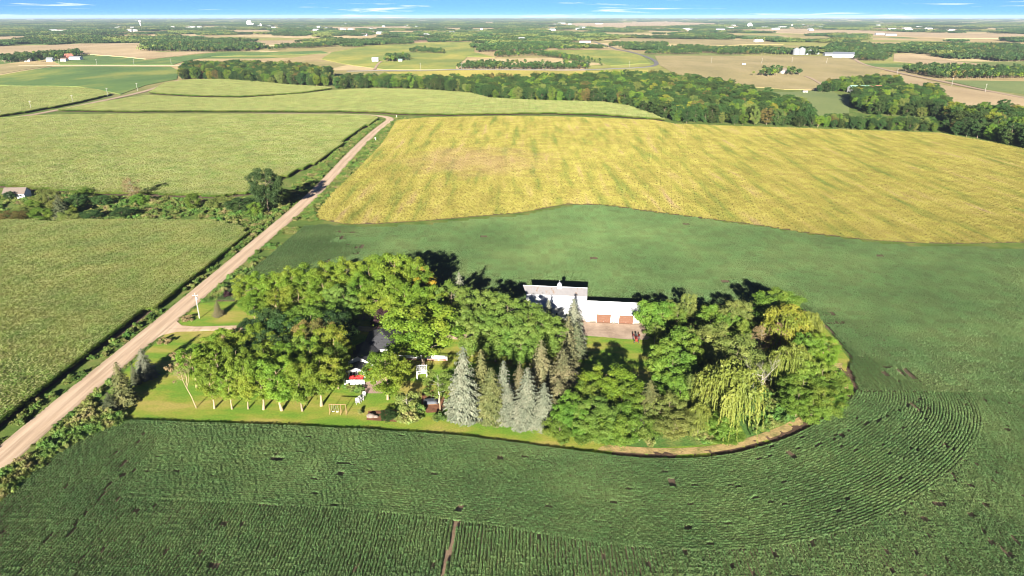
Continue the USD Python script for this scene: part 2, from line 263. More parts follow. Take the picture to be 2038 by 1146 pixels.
# the farmstead's own plot, out to the edge of the crops
SOUTH = [(196, 846), (240, 836), (330, 838), (480, 843), (700, 852), (860, 862), (1000, 876), (1100, 890), (1200, 904), (1300, 912), (1400, 911), (1480, 898), (1560, 873), (1620, 843), (1668, 812), (1700, 782), (1697, 760), (1684, 735)]
S_LINE = smooth_line(pts(SOUTH), 0.5)
NORTH = np.array([(95, 171), (97, 190), (95, 206), (60, 211), (45, 209.5), (-30, 211), (-60, 212), (-96, 213), (-105.0, 212), (-105.6, 165), (-103.5, 150), (-99, 141)], float)
PLOT = Polygon(np.vstack([S_LINE, NORTH])).buffer(0)
lawn = obj('lawn', sheet(PLOT, 6.0, 0.05, 0.03, 0.05), lawn_m, kind='structure')
GROVE = poly([(1090, 893), (1160, 872), (1250, 852), (1262, 800), (1290, 740), (1305, 690), (1300, 600), (1420, 585), (1560, 582), (1640, 640), (1690, 740), (1702, 782), (1660, 818), (1560, 873), (1470, 899), (1300, 912)]).intersection(PLOT.buffer(-0.3))
obj('rough_grass', sheet(GROVE.buffer(-3.4), 3.0, 0.10, 0.18, 0.3), rough_m, kind='structure')
east = S_LINE[(S_LINE[:, 0] > 22)]
rim = LineString(east)
obj('dry_grass_strip', sheet(rim.buffer(3.6).intersection(PLOT.buffer(-1.2)), 1.2, 0.09, 0.1, 0.5), straw_m, kind='structure')
er = S_LINE[(S_LINE[:, 0] > 24)]
obj('bare_dirt_strip', sheet(LineString(er).buffer(2.2), 1.2, 0.07, 0.12, 0.6), dirt_m, kind='structure')
DRIVE = smooth_line(pts([(322, 655), (345, 655), (375, 655), (410, 654), (450, 653), (520, 651), (600, 650), (680, 652), (740, 655), (850, 668), (960, 672), (1080, 668), (1160, 662)]), 2.0)
obj('driveway', ribbon(DRIVE, 3.6, 0.11, 0.06, 0.03), gravel_m, uv=ribbon(DRIVE, 3.6, 0, uv=True), kind='structure')
APRON = poly([(268, 688), (312, 650), (345, 622), (352, 640), (362, 648.5), (385, 650), (385, 659.5), (352, 661), (325, 667), (292, 684)])
ap = sheet(APRON, 2.0, 0.135); obj('driveway_apron', ap, gravel_m, uv=np.full((len(ap[0]), 2), .25), kind='structure')
YARD = poly([(1140, 650), (1152, 640), (1276, 642), (1284, 650), (1295, 672), (1286, 677), (1240, 675), (1200, 671), (1157, 668), (1138, 664)])
obj('gravel_yard', sheet(YARD, 3.0, 0.10), yard_m, kind='structure')
PATIO = poly([(712, 783), (728, 752), (762, 753), (775, 770), (770, 783)])
obj('brick_patio', sheet(PATIO, 2.0, 0.08), paver_m, kind='structure')

# field outlines, from where their edges lie in the view
F_CORN1 = poly([(-420, 1190), (0, 853), (51, 809), (150, 733), (242, 666), (318, 608), (382, 556), (440, 510), (480, 480), (491, 467), (487, 459), (468, 454), (420, 447), (330, 444), (200, 446), (100, 448), (0, 444), (-200, 440), (-420, 560)])
F_CORN2 = poly([(-250, 372), (0, 374), (60, 380), (170, 388), (340, 392), (440, 396), (520, 385), (580, 348), (616, 334), (646, 319), (674, 294), (709, 266), (751, 240), (748, 235), (700, 232), (500, 231), (196, 231.5), (105, 233), (0, 239), (-250, 250)])
F_CORN3 = poly([(115, 222), (200, 207), (290, 193), (380, 197), (480, 198.5), (600, 190), (660, 183), (743, 179), (829, 181), (935, 188), (973, 198), (1062, 203), (1200, 206), (1251, 214), (1303, 232), (1320, 241), (1200, 231), (1097, 228), (890, 231), (790, 229), (753, 226), (660, 224), (400, 223.5), (250, 224.5)])
F_CORN4 = poly([(297, 187), (330, 167), (380, 161), (440, 160), (520, 165), (570, 171), (640, 175), (660, 178), (600, 187), (480, 194), (380, 192.5)])
F_CORN5 = poly([(-150, 176), (0, 174), (60, 174), (150, 176), (200, 182), (220, 190), (150, 207), (60, 224), (0, 233), (-150, 250)])
F_YELLOW = poly([(790, 240), (850, 235), (1000, 232), (1150, 234), (1300, 240), (1345, 248), (1500, 253), (1700, 260), (1870, 266), (1960, 282), (2038, 297), (2300, 340), (2300, 478), (2038, 483), (1900, 486), (1815, 484), (1713, 477), (1611, 465), (1509, 449), (1407, 436), (1305, 423), (1204, 409), (1180, 408), (1127, 407), (1037, 424), (943, 432), (848, 440), (754, 446), (690, 447), (632, 436), (634, 420), (664, 384), (720, 331), (758, 290)])
F_NORTH = poly([(496, 545), (550, 498), (606, 451), (641, 449), (754, 453), (848, 449), (943, 438), (1037, 432), (1127, 412), (1180, 410), (1204, 411), (1305, 426), (1407, 439), (1509, 452), (1611, 468), (1713, 482), (1815, 492), (2038, 497), (2300, 498), (2700, 780), (1690, 780), (1690, 700), (430, 600)]).union(Polygon([(-88, 214), (160, 214), (160, 165), (90, 165), (90, 205), (-80, 205)])).difference(PLOT.buffer(0.8))
F_SOUTH = poly([(-260, 1290), (-180, 1190), (0, 1002), (60, 946), (130, 890), (200, 852), (250, 840)] + SOUTH[2:] + [(1694, 782), (2700, 782), (2900, 1290)]).difference(PLOT.buffer(0.8)).difference(poly([(1650, 700), (2800, 700), (2800, 781), (1690, 781)]))
for nm, fld in (('corn_field_soil', F_CORN1), ('corn_field_soil', F_CORN2), ('corn_field_soil', F_CORN3), ('corn_field_soil', F_CORN4), ('corn_field_soil', F_CORN5), ('soybean_field_soil', F_NORTH), ('soybean_field_soil', F_SOUTH), ('soybean_field_soil', F_YELLOW)):
    obj(nm, sheet(fld, 12.0, 0.05 if fld.centroid.y < 450 else 0.12), soil_m, kind='structure')

# ------------------------------------------------------------------ crops
def quads(c, nrm, size, asp=0.6, rng=None, spin=None):
    """Leaf-shaped two-triangle blades at c facing nrm."""
    n = nrm / (np.linalg.norm(nrm, axis=1, keepdims=True) + 1e-9)
    r = rng.normal(size=n.shape) if spin is None else spin
    a = np.cross(n, r); a /= np.linalg.norm(a, axis=1, keepdims=True) + 1e-9; b = np.cross(n, a)
    s = np.broadcast_to(size, (len(c),))[:, None]
    v = np.stack([c - a * s, c - b * s * asp + a * s * 0.15, c + a * s, c + b * s * asp + a * s * 0.15], 1)
    v[:, 0] -= n * s * 0.15; v[:, 2] -= n * s * 0.25
    i = np.arange(len(c))[:, None] * 4
    return v.reshape(-1, 3), np.vstack([i + [0, 1, 2], i + [0, 2, 3]])
soy_m = leaf_mat('soybean_leaf', [(0.32, (0.084, 0.142, 0.046)), (0.5, (0.110, 0.176, 0.058)), (0.68, (0.150, 0.212, 0.072))], 0.03, vary=0.14, trans=0.22, fine=0.28, detail=6.0)
soyrow_m = leaf_mat('soybean_row_leaf', [(0.32, (0.090, 0.156, 0.050)), (0.5, (0.120, 0.196, 0.062)), (0.68, (0.165, 0.240, 0.078))], 0.05, vary=0.18, trans=0.25, fine=0.3, detail=6.0)
ROW = 0.64
def soy(name, rows, length, per_m, seed, width=0.30, leaf=0.17, tall=0.72, m=soy_m):
    rng = np.random.default_rng(seed); n = int(per_m * length); c = []; nn = []
    for k in range(rows):
        y = rng.uniform(-length / 2, length / 2, n); a = rng.uniform(-1, 1, n); rad = np.sqrt(rng.uniform(0.15, 1, n))
        lump = 0.82 + 0.32 * meshkit.noise(np.c_[y * 1.7, np.full(n, k * 3.7), np.full(n, seed)])
        x = (k - (rows - 1) / 2) * ROW + a * width * lump * rad; z = tall * lump * (0.25 + 0.75 * np.sqrt(np.maximum(0, 1 - a * a)) * rad)
        c.append(np.c_[x, y, z]); nn.append(np.c_[a * 1.1, rng.normal(0, .35, n), 0.75 + 0 * a] + rng.normal(0, .42, (n, 3)))
    c, nn = np.vstack(c), np.vstack(nn); k = klass(name); kmesh(k, 'plant', quads(c, nn, rng.uniform(.75, 1.25, len(c)) * leaf, 0.75, rng), m); return k.GetPath()
SOY_ROW = [soy('soybean_row_%d' % i, 1, 1.5, 76, 10 + i, 0.265, 0.120, 0.70, soyrow_m) for i in range(4)]
SOY_ROW2 = [soy('soybean_north_row_%d' % i, 1, 1.5, 40, 20 + i, 0.33, 0.16, 0.72) for i in range(3)]
SOY_PATCH = [soy('soybean_patch_%d' % i, 5, 3.2, 24, 30 + i, 0.36, 0.21) for i in range(4)]
rng = np.random.default_rng(7)
def lattice(pg, ang, dx, dy, jitter=0.0, edge=0.0):
    """Centres of cells laid in rows along a heading (0 = north) that fall in a polygon; returns points and the yaw."""
    c = pg.centroid; g = affinity.rotate(pg, math.degrees(ang), origin=c); x0, y0, x1, y1 = g.bounds
    X, Y = np.meshgrid(np.arange(x0 + dx / 2, x1, dx), np.arange(y0 + dy / 2, y1, dy)); q = np.stack([X.ravel(), Y.ravel()], 1)
    g2 = g.buffer(edge) if edge else g; q = q[shapely.contains_xy(g2, q[:, 0], q[:, 1])] - [c.x, c.y]
    ca, sa = math.cos(-ang), math.sin(-ang); q = np.stack([q[:, 0] * ca - q[:, 1] * sa, q[:, 0] * sa + q[:, 1] * ca], 1) + [c.x, c.y]
    return q, -ang
def in_view(q, margin=25.0):
    """Drops what lies far outside the picture."""
    depth = q[:, 1] * math.cos(PITCH) + 90 * math.sin(PITCH); return (np.abs(q[:, 0]) < 0.75 * depth + margin) & (q[:, 1] > 70)
def z_of(q, off=0.05): return np.c_[q, terrain(q[:, 0], q[:, 1]) + off]
# bare strips and thin spots in the near field
scars = [LineString(pts(l)).buffer(w) for l, w in (([(1842, 836), (1870, 868), (1897, 902)], 0.7), ([(1695, 668), (1714, 690), (1726, 702)], 0.6),
         ([(1560, 905), (1640, 880), (1720, 850), (1800, 815), (1835, 795)], 0.5), ([(1816, 804), (1840, 832)], 0.4), ([(1500, 920), (1620, 889), (1720, 858)], 0.25), ([(130, 1075), (225, 960), (255, 905)], 0.4), ([(40, 1140), (100, 1070)], 0.4))]
for x, y, r in ((1895, 948, .9), (1908, 964, .7), (1930, 970, .7), (1977, 1085, .9), (1990, 1105, .9), (1842, 1040, .8), (1852, 1075, .9), (1880, 1120, .8), (1960, 1060, .6), (2005, 1100, 1.1), (1930, 1030, 1.), (1776, 910, .8), (1785, 895, .6), (1756, 890, .6), (1800, 905, .6), (1690, 870, .7), (1705, 1010, .7), (1318, 948, 1.5), (1335, 962, 1.2), (670, 980, .9), (545, 912, 1.2), (555, 915, .9), (680, 920, .9), (1960, 1010, .7), (1985, 1120, .7), (1820, 1098, .6), (1920, 1085, .6)):
    p = at(x, y); scars.append(affinity.scale(Point(p).buffer(r * .8), 1.0, 1.4))
straw_soil_m = ramp_mat('track_soil', [(0.3, (0.13, 0.085, 0.055)), (0.7, (0.22, 0.15, 0.10))], 0.5, fine=.2, bump=.5); SCARS = shapely.union_all(scars); TRACK = LineString(smooth_line(pts([(918, 1009), (906, 1050), (893, 1098), (878, 1165)]), 1.0)).buffer(.40, cap_style='flat')
obj('dirt_track', sheet(TRACK.buffer(.1), .6, .07), straw_soil_m, kind='structure')
def thin(q, seed):
    """Keeps most points; drops them where the stand is thin or bare."""
    n = meshkit.fbm(np.c_[q * 0.8, np.full(len(q), seed)], 3, seed); big = meshkit.fbm(np.c_[q * 0.02, np.full(len(q), 3.3)], 2, seed)
    east = np.clip((q[:, 0] - 40) / 120, 0, 1) * 0.03
    return ~shapely.contains_xy(TRACK, q[:, 0], q[:, 1]) & (n < 0.83 - 0.05 * big - east) & ~(shapely.contains_xy(SCARS, q[:, 0], q[:, 1]) & (np.random.default_rng(seed).uniform(size=len(q)) < .48))
south_edge = LineString(S_LINE); BAND = 28.0
roadside = F_SOUTH.intersection(Polygon([(-130, 60), (-74, 60), (-79, 132), (-100, 150), (-140, 150)]))
band_zone = south_edge.buffer(BAND, cap_style='flat').intersection(F_SOUTH).difference(roadside.buffer(-1.0)).intersection(Polygon([(-130, 60), (230, 60), (230, 151.5), (-130, 160)]))
main_zone = F_SOUTH.difference(south_edge.buffer(BAND, cap_style='flat')).difference(roadside)
P_, Y_ = [], []
nrm = np.gradient(S_LINE, axis=0); nrm /= np.linalg.norm(nrm, axis=1, keepdims=True); nrm = np.stack([nrm[:, 1], -nrm[:, 0]], 1)
for k in range(int(BAND / ROW)):
    line = S_LINE + nrm * (1.0 + ROW * k); L = LineString(line).simplify(0.05); s = np.arange(0, L.length, 1.5)
    if len(s) < 2: continue
    q = np.array([L.interpolate(t).coords[0] for t in s]); d = np.gradient(q, axis=0); P_.append(q); Y_.append(np.arctan2(-d[:, 0], d[:, 1]))
qb, yb = np.vstack(P_), np.concatenate(Y_); ok = shapely.contains_xy(band_zone, qb[:, 0], qb[:, 1]); qb, yb = qb[ok], yb[ok]
qm, ym = lattice(main_zone, math.radians(2.0), ROW, 1.5); qr, yr = lattice(roadside, math.radians(3.0), ROW, 1.5)
q = np.vstack([qb, qm, qr]); yaw = np.r_[yb, np.full(len(qm), ym), np.full(len(qr), yr)]; ok = in_view(q) & thin(q, 5); q, yaw = q[ok], yaw[ok]
q = q + rng.normal(0, 0.04, q.shape); yaw = yaw + rng.normal(0, 0.03, len(q)) + np.pi * rng.integers(0, 2, len(q))
hgt = 0.82 + 0.36 * meshkit.fbm(np.c_[q * 0.12, np.zeros(len(q))], 3, 9)
scatter('soybean_rows', SOY_ROW, z_of(q), yaw, np.c_[hgt * (0.95 + .5 * meshkit.fbm(np.c_[q * 0.05, np.ones(len(q))], 3, 12)), np.full(len(q), 1.03), hgt], rng.integers(0, 4, len(q)), 'dark green soybean rows curving round the farmstead in the foreground', 'soybean crop')
print('soy rows', len(q))
qn, yn = lattice(F_NORTH, math.radians(90), 3.2, 3.2)
def rowed(q):
    """Where the north field's rows run north: its two ends, with a ragged limit."""
    n = 26 * (meshkit.fbm(np.c_[q * .06, np.zeros(len(q))], 3, 8) - .5) + 10 * (meshkit.noise(np.c_[np.floor(q / 3.2) * 7.1, np.zeros(len(q))], 5) - .5)
    return (q[:, 0] < -70 + n) | ((q[:, 0] > 80) & (q[:, 0] < 106 + n - .10 * (q[:, 1] - 150)) & (q[:, 1] < 212 + n))
cells = qn.copy(); qn = qn[~rowed(qn) & in_view(qn)]
qw, yw = lattice(F_NORTH.intersection(Polygon([(-140, 150), (-40, 150), (-40, 360), (-140, 360)]).union(Polygon([(80, 140), (140, 140), (140, 240), (80, 240)]))), math.radians(1.0), ROW, 1.5); qw = qw[rowed(qw) & in_view(qw)]
okn = meshkit.fbm(np.c_[qn * 0.2, np.zeros(len(qn))], 3, 2) < 0.86; qn = qn[okn]
hgt = 0.92 + 0.16 * meshkit.fbm(np.c_[qn * 0.05, np.zeros(len(qn))], 3, 4)
scatter('soybean_field', SOY_PATCH, z_of(qn), yn + np.pi * rng.integers(0, 2, len(qn)) + rng.normal(0, .02, len(qn)), np.c_[np.ones(len(qn)), np.ones(len(qn)), hgt], rng.integers(0, 4, len(qn)), 'smooth blue green soybean field behind the barn and the tree belt', 'soybean crop')
scatter('soybean_rows', SOY_ROW2, z_of(qw), yw + np.pi * rng.integers(0, 2, len(qw)), np.tile([[1.0, 1.03, 1.0]], (len(qw), 1)), rng.integers(0, 3, len(qw)), 'soybean rows running north at the two ends of the field behind the barn', 'soybean crop')
print('north soy', len(qn), len(qw))

corn_m = leaf_mat('corn_leaf', [(0.36, (0.130, 0.238, 0.032)), (0.5, (0.212, 0.305, 0.048)), (0.64, (0.305, 0.352, 0.074))], 0.06, vary=0.18, trans=0.28, fine=0.35, detail=6.0)
tassel_m = leaf_mat('corn_tassel', [(0.3, (0.25, 0.26, 0.095)), (0.7, (0.37, 0.35, 0.15))], 0.3, vary=0.15, trans=0.2)
def corn(name, rows, length, step, seed, leaf=0.42, nl=6, tall=2.25, lm=corn_m):
    rng = np.random.default_rng(seed); c, nn, sp, tc = [], [], [], []
    for k in range(rows):
        for y in np.arange(-length / 2 + step / 2, length / 2, step):
            x = (k - (rows - 1) / 2) * 0.76 + rng.normal(0, .05); y = y + rng.normal(0, step * .2); h = tall * rng.uniform(.88, 1.08)
            for j in range(nl):
                a = rng.uniform(0, 2 * np.pi); zz = h * rng.uniform(0.3, 1.0) ** 0.6; d = np.array([math.cos(a), math.sin(a), rng.uniform(-.3, .75)])
                c.append((x + d[0] * leaf * .8, y + d[1] * leaf * .8, zz + d[2] * leaf * .5)); sp.append(d)
            tc.append((x, y, h + 0.12))
    c, d, tc = np.array(c), np.array(sp), np.array(tc)
    side = np.stack([-d[:, 1], d[:, 0], np.zeros(len(d))], 1) + rng.normal(0, .25, d.shape); nn = np.cross(d, side)
    nn = np.where(nn[:, 2:3] < 0, -nn, nn); spin = np.cross(nn, d)
    k = klass(name); kmesh(k, 'leaf', quads(c, nn, leaf * rng.uniform(.8, 1.2, len(c)), 0.22 if leaf < .6 else .28, rng, spin), lm)
    kmesh(k, 'tassel', quads(tc, rng.normal(0, 1, tc.shape) * [1, 1, .2], 0.24 if leaf < .6 else 0.4, 0.4, rng, np.tile([[0, .2, 1.]], (len(tc), 1)) + rng.normal(0, .2, tc.shape)), tassel_m)
    return k.GetPath()
CORN = [corn('corn_patch_%d' % i, 4, 3.0, 0.26, 50 + i, 0.45, 8) for i in range(4)]
CORN_FAR = [corn('corn_block_%d' % i, 8, 6.0, 0.42, 60 + i, 0.75, 7, 2.3) for i in range(3)]
def plant_corn(name, fld, ang, protos, dx, dy, label):
    big = dx > 4; q, y = lattice(fld.buffer(-3.4) if big else fld, ang, dx, dy); q = q[in_view(q, 60)]
    if big:
        rest = fld.difference(shapely.union_all([shapely.box(a - 3.05, b - 3.05, a + 3.05, b + 3.05) for a, b in q])); e, ye = lattice(rest, ang, 3.04, 3.0); e = e[in_view(e, 60)]
        scatter('corn_field_edge', CORN, z_of(e), ye + np.pi * rng.integers(0, 2, len(e)), np.ones((len(e), 3)), rng.integers(0, 4, len(e)), 'rim of the ' + label, 'corn crop')
    n = meshkit.fbm(np.c_[q * 0.06, np.zeros(len(q))], 4, 21); keep = n < 0.88; q, n = q[keep], n[keep]
    s = 0.86 + 0.28 * meshkit.fbm(np.c_[q * 0.03, np.zeros(len(q))], 3, 5) + rng.normal(0, .03, len(q))
    scatter(name, protos, z_of(q), y + np.pi * rng.integers(0, 2, len(q)), np.c_[np.ones(len(q)), np.ones(len(q)), s], rng.integers(0, len(protos), len(q)), label, 'corn crop'); print(name, len(q))
plant_corn('corn_field', F_CORN1, math.radians(0.5), CORN, 3.04, 3.0, 'tall tasselled corn left of the gravel road in the foreground')
plant_corn('corn_field', F_CORN2, math.radians(0.5), CORN_FAR, 6.08, 6.0, 'olive corn field left of the gravel road beyond the shed and shrubs')
plant_corn('corn_field', F_CORN3, math.radians(90), CORN_FAR, 6.08, 6.0, 'pale corn on the rise beyond the bend in the gravel road')
plant_corn('corn_field', F_CORN4, math.radians(90), CORN_FAR, 6.08, 6.0, 'oval corn field in front of the far left wood')
plant_corn('corn_field', F_CORN5, math.radians(90), CORN_FAR, 6.08, 6.0, 'corn field at the left edge beside the far curve of gravel road')
yel_m = leaf_mat('ripening_leaf', [(0.28, (0.135, 0.175, 0.034)), (0.40, (0.215, 0.215, 0.042)), (0.48, (0.285, 0.250, 0.054)), (0.57, (0.325, 0.285, 0.066)), (0.64, (0.335, 0.270, 0.088)), (0.72, (0.32, 0.230, 0.115))], 0.15, vary=0.12, trans=0.25, fine=0.2, detail=9.0, stretch=(1.0, 0.10, 1.0), rot=0.10, hue=0.006, patch=(float(at(945, 320)[0]), float(at(945, 320)[1]), 58.0, (0.32, 0.205, 0.115)))
SOY_Y = [soy('ripening_soybean_%d' % i, 9, 6.08, 9, 80 + i, 0.42, 0.36, 0.75, yel_m) for i in range(3)]
q, y = lattice(F_YELLOW.buffer(-3.6), math.radians(12), 6.08, 6.08); q = q[in_view(q, 60)]
SOY_YS = [soy('ripening_soybean_small_%d' % i, 2, 1.52, 12, 90 + i, 0.46, 0.32, 0.75, yel_m) for i in range(3)]
cell = shapely.union_all([shapely.box(a - 3.0, b - 3.0, a + 3.0, b + 3.0) for a, b in q])
qs, ys = lattice(F_YELLOW.difference(cell), math.radians(12), 1.52, 1.52); qs = qs[in_view(qs, 60)]; print('rim', len(qs))
scatter('ripening_soybean_edge', SOY_YS, z_of(qs, .1), ys + np.pi * rng.integers(0, 2, len(qs)), np.ones((len(qs), 3)), rng.integers(0, 3, len(qs)), 'rim of the yellowing soybean field', 'soybean crop')
scatter('ripening_soybean_field', SOY_Y, z_of(q, .1), y + np.pi * rng.integers(0, 2, len(q)), np.ones((len(q), 3)), rng.integers(0, 3, len(q)), 'yellowing soybean field streaked with green across the middle distance', 'soybean crop'); print('yellow', len(q))
# ------------------------------------------------------------------ trees and shrubs
bark_m = ramp_mat('bark', [(0.3, (0.12, 0.09, 0.06)), (0.7, (0.24, 0.185, 0.125))], 2.0, stretch=(3, 3, .6))
pale_bark_m = ramp_mat('pale_bark', [(0.3, (0.20, 0.145, 0.085)), (0.7, (0.32, 0.24, 0.145))], 2.0, stretch=(3, 3, .6))
white_bark_m = ramp_mat('white_bark', [(0.35, (0.24, 0.215, 0.18)), (0.65, (0.36, 0.32, 0.27))], 2.0)
LEAF = {
 'lime':   leaf_mat('lime_leaf', [(0.28, (0.092, 0.182, 0.016)), (0.5, (0.165, 0.258, 0.022)), (0.70, (0.245, 0.295, 0.030)), (0.80, (0.33, 0.30, 0.04))], 0.10, vary=0.16, hue=0.010),
 'mid':    leaf_mat('mid_leaf', [(0.28, (0.078, 0.160, 0.018)), (0.5, (0.132, 0.226, 0.026)), (0.72, (0.215, 0.275, 0.038))], 0.13, vary=0.20),
 'dark':   leaf_mat('dark_leaf', [(0.3, (0.026, 0.062, 0.016)), (0.5, (0.046, 0.098, 0.022)), (0.72, (0.080, 0.128, 0.030))], 0.13, vary=0.20),
 'silver': leaf_mat('silver_leaf', [(0.3, (0.095, 0.175, 0.028)), (0.5, (0.145, 0.230, 0.036)), (0.72, (0.205, 0.270, 0.055))], 0.16, vary=0.12),
 'olive':  leaf_mat('olive_leaf', [(0.3, (0.115, 0.165, 0.036)), (0.5, (0.180, 0.222, 0.048)), (0.72, (0.255, 0.275, 0.066))], 0.14, vary=0.14),
 'willow': leaf_mat('willow_leaf', [(0.3, (0.140, 0.190, 0.030)), (0.5, (0.205, 0.250, 0.040)), (0.72, (0.280, 0.305, 0.058))], 0.16, vary=0.10),
 'gold':   leaf_mat('gold_leaf', [(0.3, (0.30, 0.235, 0.025)), (0.5, (0.45, 0.29, 0.025)), (0.72, (0.52, 0.36, 0.05))], 0.25, vary=0.10),
 'yellow': leaf_mat('yellow_leaf', [(0.3, (0.15, 0.205, 0.025)), (0.5, (0.235, 0.265, 0.032)), (0.72, (0.34, 0.315, 0.04))], 0.16, vary=0.10),
 'russet': leaf_mat('russet_leaf', [(0.3, (0.10, 0.115, 0.028)), (0.5, (0.175, 0.145, 0.04)), (0.72, (0.25, 0.18, 0.055))], 0.25, vary=0.12),
 'plum':   leaf_mat('plum_leaf', [(0.3, (0.040, 0.018, 0.022)), (0.7, (0.085, 0.038, 0.042))], 0.4, vary=0.1),
 'tan':    leaf_mat('tan_leaf', [(0.3, (0.22, 0.17, 0.07)), (0.7, (0.34, 0.25, 0.12))], 0.4, vary=0.1),
 'blue':   leaf_mat('blue_needle', [(0.3, (0.115, 0.135, 0.086)), (0.5, (0.178, 0.192, 0.126)), (0.72, (0.255, 0.255, 0.172))], 0.35, vary=0.12, trans=0.1, hue=0.006),
 'needle': leaf_mat('green_needle', [(0.3, (0.080, 0.100, 0.034)), (0.5, (0.135, 0.145, 0.048)), (0.72, (0.205, 0.195, 0.075))], 0.3, vary=0.15, trans=0.1),
 'brownn': leaf_mat('brown_needle', [(0.3, (0.105, 0.108, 0.048)), (0.5, (0.160, 0.148, 0.070)), (0.72, (0.225, 0.188, 0.098))], 0.3, vary=0.12, trans=0.1),
 'darkn':  leaf_mat('dark_needle', [(0.3, (0.055, 0.075, 0.034)), (0.5, (0.100, 0.118, 0.056)), (0.72, (0.165, 0.165, 0.085))], 0.4, vary=0.12, trans=0.1),
 'wood':   leaf_mat('wood_leaf', [(0.28, (0.034, 0.074, 0.018)), (0.5, (0.060, 0.112, 0.024)), (0.72, (0.105, 0.150, 0.032))], 0.08, vary=0.34, hue=0.022),
 'weed':   leaf_mat('weed_leaf', [(0.28, (0.070, 0.155, 0.028)), (0.44, (0.120, 0.215, 0.038)), (0.56, (0.215, 0.245, 0.060)), (0.68, (0.320, 0.265, 0.115))], 0.16, vary=0.30),
}
def limbs(rng, h, tips, r0, base=0.0, lean=0.0, n=6, bend=.35):
    """A tapered trunk with limbs running out to some of the crown's clumps."""
    z = np.linspace(0, 1, 7); wob = rng.normal(0, .012 * h, (7, 2)); wob[0] = 0
    lean_ = rng.normal(0, .05, 2); p = np.c_[wob[:, 0] + lean_[0] * z * z * h * 0 + lean * z * h * .2, wob[:, 1], z * h]; rad = r0 * (1.0 - 0.85 * z ** 0.9); rad[0] *= 1.45
    out = [tube(p, rad, n)]
    for t in tips:
        s = np.clip((t[2] - 0.38 * np.hypot(t[0], t[1]) - rng.uniform(0, .1) * h) / h, 0.16 + base, 0.86); a = np.array([np.interp(s, z, p[:, k]) for k in range(3)])
        m = a * .5 + np.asarray(t) * .5 + [0, 0, bend * np.hypot(*(t[:2] - a[:2])) * .25] + rng.normal(0, .02 * h, 3)
        r = r0 * (1 - .85 * s) * .55; out.append(tube([a, m, t], [r, r * .6, r * .18], 4))
    return merge(out)
def clump_leaves(rng, cen, rad, n, leaf, up=.35, jit=.55, flat=.8):
    m = len(cen) * n; d = rng.normal(size=(m, 3)); d /= np.linalg.norm(d, axis=1, keepdims=True); d[:, 2] = np.where(d[:, 2] < -.35, -d[:, 2], d[:, 2])
    r = np.repeat(np.broadcast_to(rad, (len(cen),)), n)[:, None] * rng.uniform(.45, 1.08, (m, 1)); c = np.repeat(cen, n, 0) + d * r * [1, 1, flat]
    nn = d + [0, 0, up] + rng.normal(0, jit, (m, 3)); return quads(c, nn, leaf * rng.uniform(.7, 1.3, m), .7, rng)
def leafy(name, seed, h=15., R=5.4, z0=.18, ncl=90, cr=1.25, n=167, leaf=.201, power=2.2, mat_='mid', bark=bark_m, limb=16, gap=.00, trunk=.24, wide=.5, ragged=.18, up=.35):
    """A broad-leaved tree: an uneven crown of leaf clumps on a branching trunk."""
    rng = np.random.default_rng(seed); cen = []
    while len(cen) < ncl:
        d = rng.normal(size=3); d /= np.linalg.norm(d)
        q = rng.uniform(.50, 1.0) ** .6; th = math.atan2(d[1], d[0])
        lob = 1 + ragged * (math.sin(2 * th + seed) + .7 * math.sin(3 * th + 2.1 * seed)) * .6 + rng.normal(0, ragged * .5)
        zz = d[2]; rr_ = (1 - abs(zz) ** power) ** (1 / power) if abs(zz) < 1 else 0; hz = math.hypot(d[0], d[1]) + 1e-9
        prof = 1.0 - .35 * max(0, -zz)
        c = np.array([d[0] / hz * rr_ * R * q * lob * prof, d[1] / hz * rr_ * R * q * lob * prof, h * (z0 + (1 - z0) * (wide + (zz * (1 - wide) if zz > 0 else zz * wide) * q * (1 + .35 * (lob - 1)))) - cr * .45])
        if gap and meshkit.noise(c[None] * .33, seed)[0] < gap: continue
        cen.append(c)
    cen = np.array(cen); rad = cr * rng.uniform(.65, 1.3, len(cen)); k = klass(name)
    fill = cen[rng.integers(0, len(cen), int(n * len(cen) * .07))] + rng.normal(0, cr * .8, (int(n * len(cen) * .07), 3))
    kmesh(k, 'crown', merge([clump_leaves(rng, cen, rad, n, leaf, up), quads(fill, rng.normal(size=fill.shape) + [0, -.2, .8], leaf * rng.uniform(.6, 1.2, len(fill)), .6, rng)]), LEAF[mat_])
    kmesh(k, 'trunk', limbs(rng, h * .86, cen[rng.choice(len(cen), min(limb, len(cen)), replace=False)], trunk * h / 15), bark, smooth=True)
    return (k.GetPath(), h, 2 * R)
